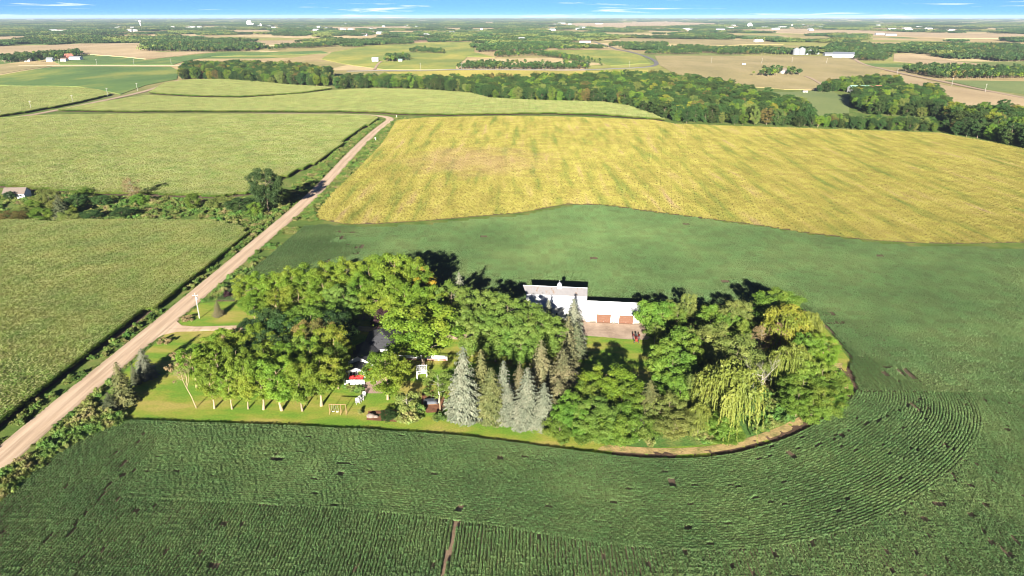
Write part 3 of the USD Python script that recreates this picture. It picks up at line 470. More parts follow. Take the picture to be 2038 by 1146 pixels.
def conifer(name, seed, h=15., R=3.2, mat_='blue', levels=26, nb=13, dens=8, droop=.30, leaf=.30, z0=.03, taper=.78, loose=0.):
    """A spruce: whorls of drooping, needled branches that narrow to a point."""
    rng = np.random.default_rng(seed); c, nn, sp, sz = [], [], [], []
    for i in range(levels):
        f = (i + .5) / levels; z = h * (z0 + (1 - z0) * f); r = R * (1 - f) ** taper + .22; m = max(4, int(nb * (1 - .65 * f)))
        for j in range(m):
            a = 2 * np.pi * (j + (i % 2) * .5 + rng.uniform(-.3, .3)) / m; L = r * rng.uniform(.80 - loose, 1.22); d = np.array([math.cos(a), math.sin(a), 0]); side = np.array([-d[1], d[0], 0])
            k = max(2, int(dens * L / R + 1))
            for t in np.linspace(.25, 1, k):
                base = d * L * t + [0, 0, z + rng.normal(0, .06) - droop * L * t * t + .10 * L * (t ** 4)]
                for s in (-1, 0, 1):
                    w = s * (0.34 * L * (1 - t * .75)) ; q = base + side * w * rng.uniform(.5, 1.2) + [0, 0, -abs(w) * .25 + rng.normal(0, .05)]
                    c.append(q); sp.append(d * .9 + side * s * .6 + [0, 0, -.25] + rng.normal(0, .15, 3)); nn.append(np.array([0, 0, 1.]) + d * .75 + side * s * .25 + rng.normal(0, .30, 3)); sz.append(leaf * (1.2 - .45 * f) * rng.uniform(.8, 1.25))
    c, nn, sp = np.array(c), np.array(nn), np.array(sp); k = klass(name)
    spin = np.cross(nn, sp); kmesh(k, 'crown', quads(c, nn, np.array(sz), .58, rng, spin), LEAF[mat_])
    kmesh(k, 'trunk', tube([(0, 0, 0), (0.03, 0, h * .5), (0, 0, h * .98)], [.024 * h * .55, .012 * h * .6, .02], 6), bark_m, smooth=True)
    return (k.GetPath(), h, 2 * R)
def weeping(name, seed, h=15., R=7., mat_='willow', ns=420, leaf=.30):
    """A weeping willow: domes of foliage from which long strands hang."""
    rng = np.random.default_rng(seed); cen = []
    for i in range(34):
        a = rng.uniform(0, 2 * np.pi); r = R * math.sqrt(rng.uniform(0, 1)) * .86; cen.append((r * math.cos(a), r * math.sin(a), h * (1 - .42 * (r / R) ** 2) - rng.uniform(.8, 2.6)))
    cen = np.array(cen); v1 = clump_leaves(rng, cen, rng.uniform(.9, 1.7, len(cen)), 46, leaf * 1.1); c, nn, sp = [], [], []
    for i in range(ns):
        b = cen[rng.integers(len(cen))]; a = rng.uniform(0, 2 * np.pi); s = b + np.array([math.cos(a), math.sin(a), 0]) * rng.uniform(.5, 1.7); s[2] += rng.uniform(-.3, .5); out = s * [1, 1, 0]; out = out / (np.linalg.norm(out) + .1)
        L = min(s[2] - .6, rng.uniform(3., 8.) * (0.6 + .5 * np.hypot(s[0], s[1]) / R)); m = max(3, int(L / .34))
        sway = rng.normal(0, .06, 2)
        for t in np.linspace(0, 1, m):
            q = s + out * (.7 * t ** .5) + [sway[0] * L * t, sway[1] * L * t, .25 * math.sin(min(t * 4, 1.6)) - L * t]; c.append(q + rng.normal(0, .05, 3)); nn.append(out * .9 + [0, 0, .25] + rng.normal(0, .45, 3)); sp.append(np.array([0, 0, -1.]) + rng.normal(0, .12, 3))
    c, nn, sp = np.array(c), np.array(nn), np.array(sp); v2 = quads(c, nn, leaf * rng.uniform(.8, 1.25, len(c)), .42, rng, np.cross(nn, sp))
    k = klass(name); kmesh(k, 'crown', merge([v1, v2]), LEAF[mat_]); kmesh(k, 'trunk', limbs(rng, h * .8, cen[:18], .42), bark_m, smooth=True); return (k.GetPath(), h, 2 * R)
def bare(name, seed, h=13., spread=.55, bark=white_bark_m, lean=0.0, r0=.2, first=.3, depth=4, leaves=0):
    """A dead or nearly bare tree: forking pale branches."""
    rng = np.random.default_rng(seed); out, ends = [], []
    def grow(p, d, L, r, lev):
        q = p + d * L * .5 + rng.normal(0, .05 * L, 3); e = p + d * L + [0, 0, .05 * L] + rng.normal(0, .07 * L, 3); out.append(tube([p, q, e], [r, r * .8, r * .55], 5 if lev < 2 else 3))
        if lev == depth: ends.append(e); return
        for i in range(rng.integers(2, 4) if lev else 5):
            t = rng.uniform(.45, 1.) if lev else rng.uniform(first, 1.0); s = p + (e - p) * t; nd = d * (.75 if lev else .55) + rng.normal(0, spread, 3) + [lean * .25, 0, .18]; nd /= np.linalg.norm(nd); grow(s, nd, L * rng.uniform(.5, .78), r * (.55 if lev else .5), lev + 1)
    grow(np.zeros(3), np.array([lean * .15, 0, 1.]) / math.hypot(1, lean * .15), h * .52, r0, 0)
    k = klass(name); v, f = merge(out); v = v * [1, 1, h / v[:, 2].max()]; kmesh(k, 'trunk', (v, f), bark, smooth=True)
    if leaves: kmesh(k, 'crown', clump_leaves(rng, np.array(ends)[rng.choice(len(ends), min(len(ends), leaves), replace=False)], np.full(min(len(ends), leaves), .7), 26, .26), LEAF['tan' if bark is not white_bark_m else 'lime'])
    return (k.GetPath(), h, 2 * np.percentile(np.hypot(v[:, 0], v[:, 1]), 98))
def shrub(name, seed, h=2., R=1.5, mat_='weed', ncl=14, n=80, leaf=.161, cr=.6):
    rng = np.random.default_rng(seed); a = rng.uniform(0, 2 * np.pi, ncl); r = R * np.sqrt(rng.uniform(0, 1, ncl)) * .8; cen = np.c_[r * np.cos(a), r * np.sin(a), h * rng.uniform(.25, .9, ncl) * (1 - .5 * (r / R) ** 2)]
    k = klass(name); kmesh(k, 'foliage', clump_leaves(rng, cen, cr * rng.uniform(.6, 1.2, ncl), n, leaf), LEAF[mat_]); kmesh(k, 'stem', limbs(rng, h * .6, cen[:5], .06, n=4), bark_m); return (k.GetPath(), h, 2 * R)
KIND = {}
def kinds(key, fn, seeds, **kw): KIND[key] = [fn(f'{key}_{i}', s, **kw) for i, s in enumerate(seeds)]
kinds('ash', leafy, (1, 2, 3), h=15, R=5.0, z0=.20, ncl=100, cr=1.10, n=162, leaf=.189, mat_='lime', bark=pale_bark_m, gap=.22)
kinds('row', leafy, (5, 6), h=15, R=4.4, z0=.26, ncl=80, cr=1.05, n=149, leaf=.189, mat_='lime', bark=pale_bark_m, gap=.27, trunk=.30, ragged=.32)
KIND['row'].append(leafy('row_2', 7, h=15, R=4.6, z0=.22, ncl=84, cr=1.05, n=150, leaf=.19, mat_='lime', bark=bark_m, gap=.27, trunk=.24, ragged=.38)); kinds('maple', leafy, (8, 9, 10), h=14, R=5.4, z0=.12, ncl=110, cr=1.15, n=149, leaf=.189, mat_='mid', gap=.17)
kinds('oak', leafy, (11, 12), h=13, R=5.2, z0=.12, ncl=100, cr=1.15, n=149, leaf=.189, mat_='dark', gap=.17)
kinds('feather', leafy, (14, 15), h=16, R=6.0, z0=.10, ncl=120, cr=1.10, n=162, leaf=.223, mat_='silver', gap=.11, up=1.0, ragged=.24)
kinds('woodtree', leafy, (91, 92, 93), h=14, R=5.0, z0=.05, ncl=80, cr=1.2, n=135, leaf=.234, mat_='wood', gap=.21, ragged=.26)
kinds('olivetree', leafy, (16, 17, 18), h=11, R=5.2, z0=.10, ncl=84, cr=1.15, n=162, leaf=.178, mat_='olive', gap=.18, ragged=.3)
kinds('bright', leafy, (19, 20, 21), h=10, R=4.4, z0=.06, ncl=80, cr=1.0, n=162, leaf=.178, mat_='mid', gap=.15, ragged=.28)
kinds('golden', leafy, (22,), h=14, R=3.6, z0=.25, ncl=46, cr=1.0, n=144, leaf=.189, mat_='gold', gap=.22)
kinds('yellowtree', leafy, (23, 24), h=12, R=4.6, z0=.12, ncl=80, cr=1.05, n=149, leaf=.189, mat_='yellow', gap=.21)
kinds('russettree', leafy, (25,), h=13, R=4.6, z0=.12, ncl=80, cr=1.05, n=149, leaf=.178, mat_='russet', gap=.19)
kinds('plumtree', leafy, (26,), h=9, R=2.7, z0=.10, ncl=50, cr=.75, n=144, leaf=.134, mat_='plum', gap=.15)
kinds('tantree', leafy, (27,), h=10, R=3.6, z0=.22, ncl=40, cr=.9, n=67, leaf=.161, mat_='tan', bark=white_bark_m, gap=.26, limb=30)
kinds('bluespruce', conifer, (31, 32, 33), h=15, R=3.3, mat_='blue')
kinds('greenspruce', conifer, (34, 35), h=15, R=3.3, mat_='needle', droop=.22)
kinds('brownspruce', conifer, (36, 37), h=15, R=3.4, mat_='brownn', loose=.12, levels=20)
kinds('darkspruce', conifer, (38, 39), h=12, R=3.0, mat_='darkn', loose=.18, levels=18, droop=.1)
kinds('willow', weeping, (41, 42), h=15, R=7.2)
kinds('goldwillow', weeping, (43,), h=15, R=6.5, mat_='yellow', ns=300)
kinds('bare', bare, (51, 52), h=13, r0=.17, depth=5, spread=.6)
kinds('halfbare', bare, (53,), h=13, lean=-1.6, bark=pale_bark_m, leaves=14, depth=5, spread=.55, r0=.2)
kinds('shrub', shrub, (61, 62, 63))
kinds('drymound', shrub, (64,), h=1.6, R=1.8, mat_='tan', ncl=12)
kinds('redshrub', shrub, (65,), mat_='plum')
kinds('birch', leafy, (66,), h=7, R=2.6, z0=.25, ncl=34, cr=.75, n=67, leaf=.161, mat_='olive', bark=white_bark_m, gap=.22, trunk=.26)
kinds('locust', leafy, (67,), h=9, R=3.4, z0=.2, ncl=44, cr=.85, n=88, leaf=.161, mat_='silver', bark=white_bark_m, gap=.22)

tree_rng = np.random.default_rng(99); pick = {}
def plant(kind, px, py, h, w, name, label, cat='tree', group=None, base=False, xy=None, rot=None):
    """Sets a tree so that its top (or foot) is at a pixel of the view; h tall and w wide in metres."""
    p = xy if xy is not None else (at(px, py) if base else top(px, py, h)); i = pick.get(kind, 0); pick[kind] = i + 1
    cls, H, W = KIND[kind][i % len(KIND[kind])]
    return copy_of(cls, name, label, cat, (p[0], p[1], float(terrain(p[0], p[1]))), tree_rng.uniform(0, 360) if rot is None else rot, (w / W, w / W * tree_rng.uniform(.86, 1.14), h / H), group, tree_rng.normal(0, 3.0) if kind == 'row' else 0.0)
GR_N = 'leafy trees of the north belt'
ORD = ['first', 'second', 'third', 'fourth', 'fifth', 'sixth', 'seventh', 'eighth', 'ninth', 'tenth', 'eleventh', 'twelfth']
for i, (x, y, h, w) in enumerate([(490, 546, 12.5, 9), (514, 543, 13.5, 9), (545, 540, 14, 10), (577, 534, 15, 10), (609, 527, 16, 11), (647, 517, 17, 12), (688, 516, 17, 12), (733, 512, 18, 13), (784, 502, 20, 16), (823, 514, 18.5, 13)]):
    plant('ash', x, y, h, w, 'ash_tree', ('tallest spreading lime green tree, topmost crown of the north belt' if i == 8 else f'{ORD[i]} lime green tree from the west in the back row of the north belt'), group=GR_N)
plant('golden', 841, 529, 15.5, 7, 'golden_tree', 'tree with orange gold leaves at the east end of the north belt', group=GR_N)
plant('ash', 868, 572, 15, 9, 'ash_tree', 'green tree just below the orange gold tree of the north belt', group=GR_N)
for i, (x, y, h, w) in enumerate([(500, 583, 9.5, 8), (545, 574, 11, 9), (590, 566, 12, 9), (640, 550, 14, 10), (716, 548, 15, 11), (760, 548, 17, 13), (803, 560, 16, 13), (838, 575, 14, 11)]):
    plant('ash', x, y, h, w, 'ash_tree', f'{ORD[i]} tree from the west in the front row of the north belt', group=GR_N)
plant('feather', 680, 568, 14, 13, 'maple_tree', 'feathery bright green tree in front of the middle of the north belt')
MID = 'dark trees west of the house'
for x, y, h, w, k, l in [(525, 612, 13, 11, 'oak', 'dark green tree just behind the east end of the visible driveway'), (490, 640, 11, 9, 'oak', 'dark tree over the driveway where it enters the trees'), (562, 625, 13, 11, 'oak', 'dark tree right of the tree behind the driveway end'),
                         (617, 607, 14, 15, 'maple', 'broad shaded dome tree with a light rim in the middle of the west grove'), (655, 622, 13, 13, 'oak', 'deep shaded tree against the dark middle of the west grove'), (608, 640, 13, 9, 'russettree', 'brownish tree in front of the shaded dome tree'),
                         (640, 637, 13, 9, 'russettree', 'second brownish tree beside the round lime topped tree'), (660, 645, 14, 11, 'ash', 'round lime topped tree just west of the house'), (664, 684, 13, 7, 'maple', 'green tree nearest the west side of the house'),
                         (520, 655, 12, 9, 'oak', 'dark crown above the left plantation trunks'), (560, 668, 12, 9, 'oak', 'dark crown between the plantation and the shaded dome tree'), (497, 682, 11, 9, 'oak', 'dark crown at the left behind the plantation row'), (602, 668, 13, 9, 'maple', 'green crown behind the right half of the plantation'), (463, 692, 9.5, 7, 'oak', 'small dark crown at the left end behind the plantation')]:
    plant(k, x, y, h, w, 'maple_tree' if k != 'oak' else 'oak_tree', l)
plant('yellowtree', 411, 690, 5.5, 4.5, 'small_tree', 'small yellow tree at the western tip of the grove')
plant('drymound', 432, 684, 4.5, 5, 'bare_shrub', 'grey twiggy shrub at the western tip of the grove', 'shrub'); plant('drymound', 452, 655, 5, 4.5, 'bare_shrub', 'pinkish dry shrub just below the driveway end', 'shrub')
ROWG = 'slender trunked trees in the plantation by the south lawn'
plant('halfbare', 391, 812, 13.5, 11, 'half_dead_tree', 'half dead tree with bare pale branches at the west end of the plantation', base=True, rot=0)
for i, (x, y, h, w) in enumerate([(427, 813, 13, 6), (462, 814, 11, 5.5), (494, 814, 14, 7), (525, 815, 14.5, 8), (561, 817, 15, 9), (602, 818, 15, 9), (640, 808, 14.5, 8)]):
    plant('row', x, y, h, w, 'plantation_tree', f'{ORD[i]} live tree from the west in the front row of the plantation', group=ROWG, base=True)
for i, X in enumerate((-82, -76, -70, -64, -58, -52)):
    plant('row', 0, 0, 12.2 + .7 * (i % 3), 7.8, 'plantation_tree', f'{ORD[i]} tree from the west in the second row of the plantation', group=ROWG, xy=np.array([X, 155.5 + (i % 2)]))
for i, X in enumerate((-79, -71, -63, -55)):
    plant('row', 0, 0, 11.6 + .9 * (i % 2), 8.5, 'plantation_tree', f'{ORD[i]} tree from the west in the third row of the plantation', group=ROWG, xy=np.array([X, 166 + (i % 2)]))
plant('row', 842, 727, 19.5, 18.5, 'shade_tree', 'large spreading shade tree with forked pale trunk on the lawn east of the house', base=True)
plant('plumtree', 765, 612, 10, 6, 'plum_tree', 'tall dark purple tree behind the house roof'); plant('plumtree', 742, 611, 7, 3.5, 'plum_tree', 'small purple tree left of the tall purple one')
plant('ash', 772, 795, 13.5, 10.8, 'yard_tree', 'thin crowned yard tree with a pale trunk between patio and swing set', base=True)
plant('locust', 874, 802, 9.5, 8, 'locust_tree', 'pale bluish green tree left of the big blue spruce', base=True); plant('birch', 811, 826, 7, 5.5, 'birch_tree', 'small birch with white trunk at the garden bed', base=True)
SM = 'silver maples between the house and the barn'
for i, (x, y, h, w) in enumerate([(898, 563, 16, 12), (958, 578, 17, 13), (1008, 586, 17.5, 14), (1058, 606, 16, 13), (1090, 632, 13, 10), (938, 612, 15, 10), (985, 622, 15, 12), (1038, 640, 13, 11)]):
    plant('feather', x, y, h, w, 'silver_maple', ['bluish leafy tree left of the silver maple clump, behind the shade tree', 'back left crown of the bright maple clump beside the barn', 'back middle and highest crown of the bright maple clump', 'back right crown of the bright maple clump, nearest the barn', 'rightmost low crown of the bright maple clump', 'front left crown of the bright maple clump', 'front middle crown of the bright maple clump', 'front right crown of the bright maple clump'][i], group=SM)
for k, x, y, h, w, l in [('bluespruce', 913, 541, 17, 6, 'spruce tip standing up behind the maple clump'), ('bluespruce', 920, 688, 19, 8.2, 'largest blue spruce, leftmost on the south lawn edge'), ('greenspruce', 957, 694, 15, 6, 'green spruce behind the right side of the largest blue spruce'), ('greenspruce', 977, 731, 13.5, 7, 'olive green spruce right of the largest blue spruce'),
                         ('bluespruce', 1002, 716, 14, 5, 'narrow blue spruce behind the olive green spruce'), ('bluespruce', 1011, 762, 10, 5.6, 'low blue spruce left of the brightest blue spruce'), ('brownspruce', 1034, 718, 12, 5, 'small olive spruce tip behind the brightest blue spruce'), ('bluespruce', 1050, 731, 15, 7.4, 'brightest silvery blue spruce, in front of the spruce group'),
                         ('bluespruce', 1083, 761, 11.5, 6, 'blue spruce right of the brightest silvery one'), ('brownspruce', 1078, 675, 15, 7.5, 'greyish tan spruce at the back of the spruce group'), ('brownspruce', 1122, 691, 15, 9, 'broad tan green spruce at the right of the spruce group'), ('brownspruce', 1112, 752, 10.5, 7, 'low olive tan spruce at the right front of the spruce group'),
                         ('bluespruce', 1143, 594, 14.2, 6.0, 'blue green spruce standing against the barn wall'), ('brownspruce', 1132, 628, 13, 5.5, 'brown spruce left of the gravel yard'), ('bluespruce', 1092, 595, 13, 5.5, 'spruce in front of the left half of the barn'), ('brownspruce', 1133, 662, 11, 5.5, 'rusty brown spruce at the corner of the gravel yard'), ('darkspruce', 1148, 640, 11, 5, 'dark spruce touching the gravel yard')]:
    plant(k, x, y, h, w * 1.2, 'spruce_tree', l)
plant('greenspruce', 230, 720, 11.5, 6.6, 'spruce_tree', 'tall green spruce at the roadside west of the lawn'); plant('darkspruce', 213, 780, 5, 4.6, 'spruce_tree', 'low spreading spruce at the foot of the tall roadside one')
plant('bluespruce', 279, 693, 8.5, 5.6, 'spruce_tree', 'pale spruce on the west lawn beside the road'); plant('darkspruce', 261, 722, 6.5, 2.6, 'spruce_tree', 'thin dark spruce between the two roadside spruces')
plant('brownspruce', 430, 597, 5.5, 3.6, 'spruce_tree', 'small pinkish spruce right of the utility pole')
plant('drymound', 330, 682, 1.7, 4.2, 'ornamental_grass', 'mound of dry grass on the lawn south of the driveway mouth', 'plant', base=True); plant('drymound', 374, 638, 1.6, 4.2, 'ornamental_grass', 'mound of pale grass beside the utility pole', 'plant', base=True)
plant('redshrub', 455, 580, 2.5, 4, 'red_shrub', 'reddish shrub at the west end of the north belt', 'shrub')
# the eastern grove
EG = [('bright', 1306, 594, 11, 10.5, 'bright green round tree at the right end of the machine shed'), ('locust', 1306, 642, 7, 5.5, 'small bluish tree at the corner of the gravel yard'), ('olivetree', 1371, 582, 10, 6.5, 'thin olive tree at the north edge of the east grove'), ('olivetree', 1336, 598, 9, 7, 'low tree right of the bright green tree by the shed'), ('bright', 1350, 612, 8, 6, 'small crown below the thin olive tree'),
      ('bright', 1418, 608, 9, 9, 'tree right of the thin olive tree at the north edge'), ('olivetree', 1466, 595, 11, 9.5, 'olive crown at the north edge left of the big leaning shadow'), ('bright', 1460, 622, 8.5, 5.5, 'small crown just below the olive crown at the north edge'), ('bright', 1482, 632, 8, 5, 'small crown in the shade behind the brown thin trees'), ('maple', 1554, 574, 14, 14, 'dark backed broad tree at the northeast tip of the east grove'),
      ('tantree', 1521, 644, 10, 6.5, 'thin brown leaved tree left of its taller twin'), ('tantree', 1555, 636, 11, 8.5, 'taller thin brown leaved tree below the yellow willow'), ('golden', 1588, 622, 13, 5, 'golden leaved crown in front of the yellow willow'), ('ash', 1644, 667, 11, 8.5, 'yellow green tree at the east edge of the east grove'), ('bright', 1613, 662, 11, 8, 'green tree between the yellow willow and the east edge'),
      ('olivetree', 1417, 644, 12, 12, 'olive crown in the middle of the east grove'), ('olivetree', 1474, 671, 12, 14, 'wide olive crown left of the dead tree'), ('bright', 1365, 650, 12, 10, 'bright crown left of the middle olive crown'), ('maple', 1330, 676, 12, 9, 'green crown beside the lawn at the west edge of the east grove'), ('bright', 1342, 704, 11, 11, 'large green crown above the shaded lawn edge'), ('bright', 1382, 690, 10, 9, 'small crown in the middle of the east grove below the bright crown'), ('olivetree', 1432, 690, 11, 9, 'olive crown above the big weeping willow'),
      ('olivetree', 1400, 745, 11, 9, 'pale olive crown left of the big weeping willow'), ('bright', 1357, 738, 10, 9.5, 'green crown at the middle of the western side of the east grove'), ('greenspruce', 1295, 756, 11, 8.5, 'pointed yellow green conifer at the south end of the lawn'), ('olivetree', 1335, 786, 8.5, 8.5, 'pale crown right of the pointed conifer'), ('olivetree', 1346, 818, 7, 8.5, 'pale low crown at the south edge of the east grove'), ('bright', 1440, 818, 7.5, 8, 'green bush under the front of the big willow'), ('bright', 1452, 850, 3.5, 7, 'bright yellow green bush at the south rim below the big willow'),
      ('ash', 1208, 733, 12, 14, 'broad yellowish tree beside the small lawn'), ('maple', 1242, 762, 10, 9, 'green crown between the broad tree and the pointed conifer'), ('maple', 1178, 762, 10, 8, 'crown at the left of the broad yellowish tree'), ('maple', 1140, 786, 11, 9, 'dark green tree next to the spruce group at the south rim'), ('bright', 1113, 824, 7, 7, 'low tree at the southwest corner of the east grove'), ('silver', 1185, 793, 11, 10, 'pale topped green tree at the middle of the south rim'), ('bright', 1238, 816, 8.5, 9.5, 'green crown right of the pale topped tree'), ('bright', 1200, 824, 7, 7, 'low green crown at the rim below the pale topped tree'), ('bright', 1155, 826, 6.5, 7, 'low crown at the rim left of the middle'), ('locust', 1276, 828, 6.5, 6.5, 'bluish low tree below the pointed conifer'), ('bright', 1308, 832, 5, 4.5, 'small tree at the rim with a short pale trunk'),
      ('bright', 1604, 717, 11, 10, 'bright crown right of the hanging willow'), ('maple', 1641, 722, 10.5, 9, 'green crown at the east edge below the yellow green tree'), ('maple', 1664, 744, 8.5, 8, 'low crown at the eastern tip of the east grove'), ('maple', 1600, 745, 9.5, 10, 'crown above the dark gap in the east rim'), ('bright', 1642, 768, 9, 9, 'green crown over the dirt rim in the east'), ('maple', 1593, 772, 8, 8, 'low crown beside the dark gap in the east rim'), ('bright', 1622, 790, 7, 7, 'low crown at the curve of the dirt rim'), ('bright', 1662, 776, 6, 6.5, 'small bush at the outermost bend of the dirt rim'), ('bright', 1636, 796, 4.0, 6, 'bush on the dry grass at the southeast rim')]
KIND['silver'] = KIND['feather']
for k, x, y, h, w, l in EG: plant(k, x, y, h, w, 'conifer_tree' if 'spruce' in k else 'grove_tree', l, group='trees of the east grove')
plant('goldwillow', 1574, 604, 15, 15, 'willow_tree', 'yellow willow at the northeast corner of the east grove'); plant('willow', 1614, 614, 13.5, 8.5, 'willow_tree', 'narrow green willow at the right of the yellow willow')
plant('willow', 1580, 682, 14, 13, 'willow_tree', 'willow with long hanging strands left of the east rim'); plant('willow', 1462, 715, 17.5, 16.5, 'willow_tree', 'largest weeping willow in the middle of the south rim'); plant('willow', 1395, 803, 8.5, 6.5, 'willow_tree', 'small willow left of the largest weeping willow')
plant('bare', 1528, 690, 14, 11, 'dead_tree', 'dead tree with bare white branches above the largest weeping willow'); plant('bare', 1503, 735, 10, 8, 'dead_tree', 'bare white limbs at the right shoulder of the largest weeping willow')
# tree line by the shed on the left
LT = [('oak', 523, 330, 23, 17, 'big tree with white trunk beside the gravel road', 'tree'), ('tantree', 257, 350, 13, 9, 'thin pale tree in the hedgerow right of the shed', 'tree'), ('maple', 380, 384, 9, 9, 'small dark tree in the hedgerow left of the big roadside tree', 'tree'), ('darkspruce', 112, 385, 12, 9, 'dark conifer in the hedgerow beside the shed', 'tree'),
      ('olivetree', 92, 374, 11, 11, 'pale bush right of the shed', 'shrub'), ('bright', 70, 392, 7, 9, 'green bush in front of the shed', 'shrub'), ('oak', 16, 380, 5, 5, 'small dark tree in front of the shed', 'tree'), ('oak', 150, 386, 7, 10, 'dark bush right of the hedgerow conifer', 'shrub'), ('bright', 128, 402, 7, 9, 'light bush below the hedgerow conifer', 'shrub'), ('bright', 80, 412, 6, 10, 'yellow green bush at the corn edge below the shed', 'shrub'), ('olivetree', 40, 408, 6, 9, 'olive bush at the corn edge below the shed', 'shrub'),
      ('oak', 200, 388, 6, 9, 'dark bush left of the thin pale tree', 'shrub'), ('bright', 275, 385, 6, 8, 'bush at the foot of the thin pale tree', 'shrub'), ('oak', 240, 412, 5.5, 9, 'dark bush at the corn edge below the thin pale tree', 'shrub'), ('oak', 180, 418, 5, 9, 'dark bush at the corn edge left of the thin pale tree', 'shrub'), ('olivetree', 440, 390, 7, 12, 'wide bush left of the big roadside tree', 'shrub'), ('oak', 475, 392, 8, 11, 'dark bush at the left foot of the big roadside tree', 'shrub'), ('bright', 505, 402, 7, 8, 'green bush under the big roadside tree', 'shrub'), ('maple', 560, 375, 8, 9, 'low bush at the right foot of the big roadside tree', 'shrub'),
      ('bright', 165, 372, 5, 8, 'bush at the upper edge of the hedgerow', 'shrub'), ('olivetree', 130, 420, 5, 10, 'bush at the corn edge in the middle of the hedgerow', 'shrub'), ('russettree', 20, 420, 5, 12, 'brownish bush at the left picture edge', 'shrub')]
for k, x, y, h, w, l, c in LT: plant(k, x, y, h, w, 'hedgerow_tree' if c == 'tree' else 'hedgerow_bush', l, c, group='hedgerow beside the shed')
# weeds and tall grass: along the road, in the grove and the hedgerow
KIND['weeds'] = [shrub(f'weed_clump_{i}', 70 + i, h=1.3, R=1.2, ncl=9, n=52, leaf=.175, cr=.5) for i in range(4)]
def weeds(name, zone, n, label, smin=.5, smax=1.2, seed=1):
    g = np.random.default_rng(seed); x0, y0, x1, y1 = zone.bounds; q = np.stack([g.uniform(x0, x1, n * 6), g.uniform(y0, y1, n * 6)], 1); q = q[shapely.contains_xy(zone, q[:, 0], q[:, 1])]
    q = q[meshkit.fbm(np.c_[q * .15, np.zeros(len(q))], 3, seed) > .42]; q = q[in_view(q)][:n]; s = g.uniform(smin, smax, len(q)); scatter(name, [k[0] for k in KIND['weeds']], z_of(q, -.05), g.uniform(0, 6.28, len(q)), np.c_[s, s, s * g.uniform(.6, 1.2, len(q))], g.integers(0, 4, len(q)), label, 'weeds'); print(name, len(q))
left_ditch = road_line.buffer(16).difference(road_line.buffer(4.6)).difference(F_CORN1.buffer(1)).difference(F_CORN2.buffer(1)).difference(F_YELLOW.buffer(1)).difference(F_NORTH.buffer(.5)).difference(F_SOUTH.buffer(.5)).difference(PLOT.buffer(1)).difference(DRIVE[0:1].shape and LineString(DRIVE).buffer(4))
WEST = left_ditch.intersection(Polygon([(-150, 60), (-112, 60), (-110, 640), (-150, 640)])); EAST = left_ditch.intersection(Polygon([(-111, 60), (-60, 60), (-60, 660), (-111, 660)]))
weeds('roadside_weeds', WEST, 1500, 'weeds and tall grass on the left bank of the gravel road', seed=3)
weeds('roadside_weeds', EAST, 1500, 'weeds and tall grass on the right bank of the gravel road', seed=4)
edge = road_line.buffer(4.5).difference(road_line.buffer(3.45)).difference(APRON.buffer(.8)).intersection(shapely.box(-150, 60, -80, 680)); g9 = np.random.default_rng(9); x0, y0, x1, y1 = edge.bounds
q = np.stack([g9.uniform(x0, x1, 60000), g9.uniform(y0, y1, 60000)], 1); q = q[shapely.contains_xy(edge, q[:, 0], q[:, 1])]; q = q[in_view(q) & (meshkit.fbm(np.c_[q * .25, np.zeros(len(q))], 3, 2) > .46)][:1600]; sz = g9.uniform(.22, .5, len(q))
scatter('road_edge_grass', [k[0] for k in KIND['weeds']], z_of(q, 0), g9.uniform(0, 6.28, len(q)), np.c_[sz, sz, sz * .5], g9.integers(0, 4, len(q)), 'ragged grass tufts along both edges of the gravel road', 'grass')
corner = poly([(-60, 1010), (0, 960), (60, 905), (130, 850), (190, 812), (245, 830), (238, 845), (190, 865), (110, 905), (60, 945), (0, 1000)]); weeds('roadside_weeds', corner, 420, 'weed patch between the road and the soybean rows at lower left', .7, 1.5, seed=5)
weeds('grove_undergrowth', GROVE.buffer(-3.5), 1500, 'weeds and brush under the east grove', .5, 1.3, seed=6)
hedge = poly([(-40, 392), (60, 397), (110, 382), (170, 390), (340, 398), (470, 402), (560, 395), (575, 405), (530, 430), (485, 450), (420, 443), (330, 440), (100, 440), (0, 438)]); weeds('hedgerow_undergrowth', hedge, 1400, 'weeds and brush in the hedgerow beside the shed', .7, 1.8, seed=7)
# ------------------------------------------------------------------ buildings of the farmstead
white_m = plain('white_siding', (0.40, 0.395, 0.38), 0.55, 0.05, 1.2); whitep_m = plain('white_paint', (0.74, 0.73, 0.70), 0.5, 0.04)
wmetal_m = mat('white_metal_roof', {'g': ('geometry', {}), 'n': ('noise_texture', {'scale': 0.5, 'detail': 5.0}), 'r': ('rgb_ramp', {'ramp': [(0.35, (0.27, 0.275, 0.285)), (0.65, (0.34, 0.34, 0.345))]}),
    'tc': ('texture_coordinate', {}), 'w': ('wave_texture', {'scale': 1.1, 'bands_direction': 'x'}), 'b': ('bump', {'strength': 0.5, 'distance': 0.03}), 'p': ('principled_bsdf', {'roughness': 0.4, 'metallic': 0.15})},
    [('g.position', 'n.vector'), ('n.fac', 'r.fac'), ('r.color', 'p.base_color'), ('tc.object', 'w.vector'), ('w.fac', 'b.height'), ('b.normal', 'p.normal')])
rust_m = mat('rusting_metal_roof', {'g': ('geometry', {}), 'n': ('noise_texture', {'scale': 0.55, 'detail': 7.0, 'roughness': 0.7}), 'mp': ('mapping', {'scale': (1.0, 0.35, 0.35)}),
    'r': ('rgb_ramp', {'ramp': [(0.3, (0.165, 0.155, 0.155)), (0.57, (0.20, 0.188, 0.186)), (0.63, (0.165, 0.115, 0.08)), (0.72, (0.11, 0.055, 0.028))]}), 'p': ('principled_bsdf', {'roughness': 0.5, 'metallic': 0.2})},
    [('g.position', 'mp.vector'), ('mp.vector', 'n.vector'), ('n.fac', 'r.fac'), ('r.color', 'p.base_color')])
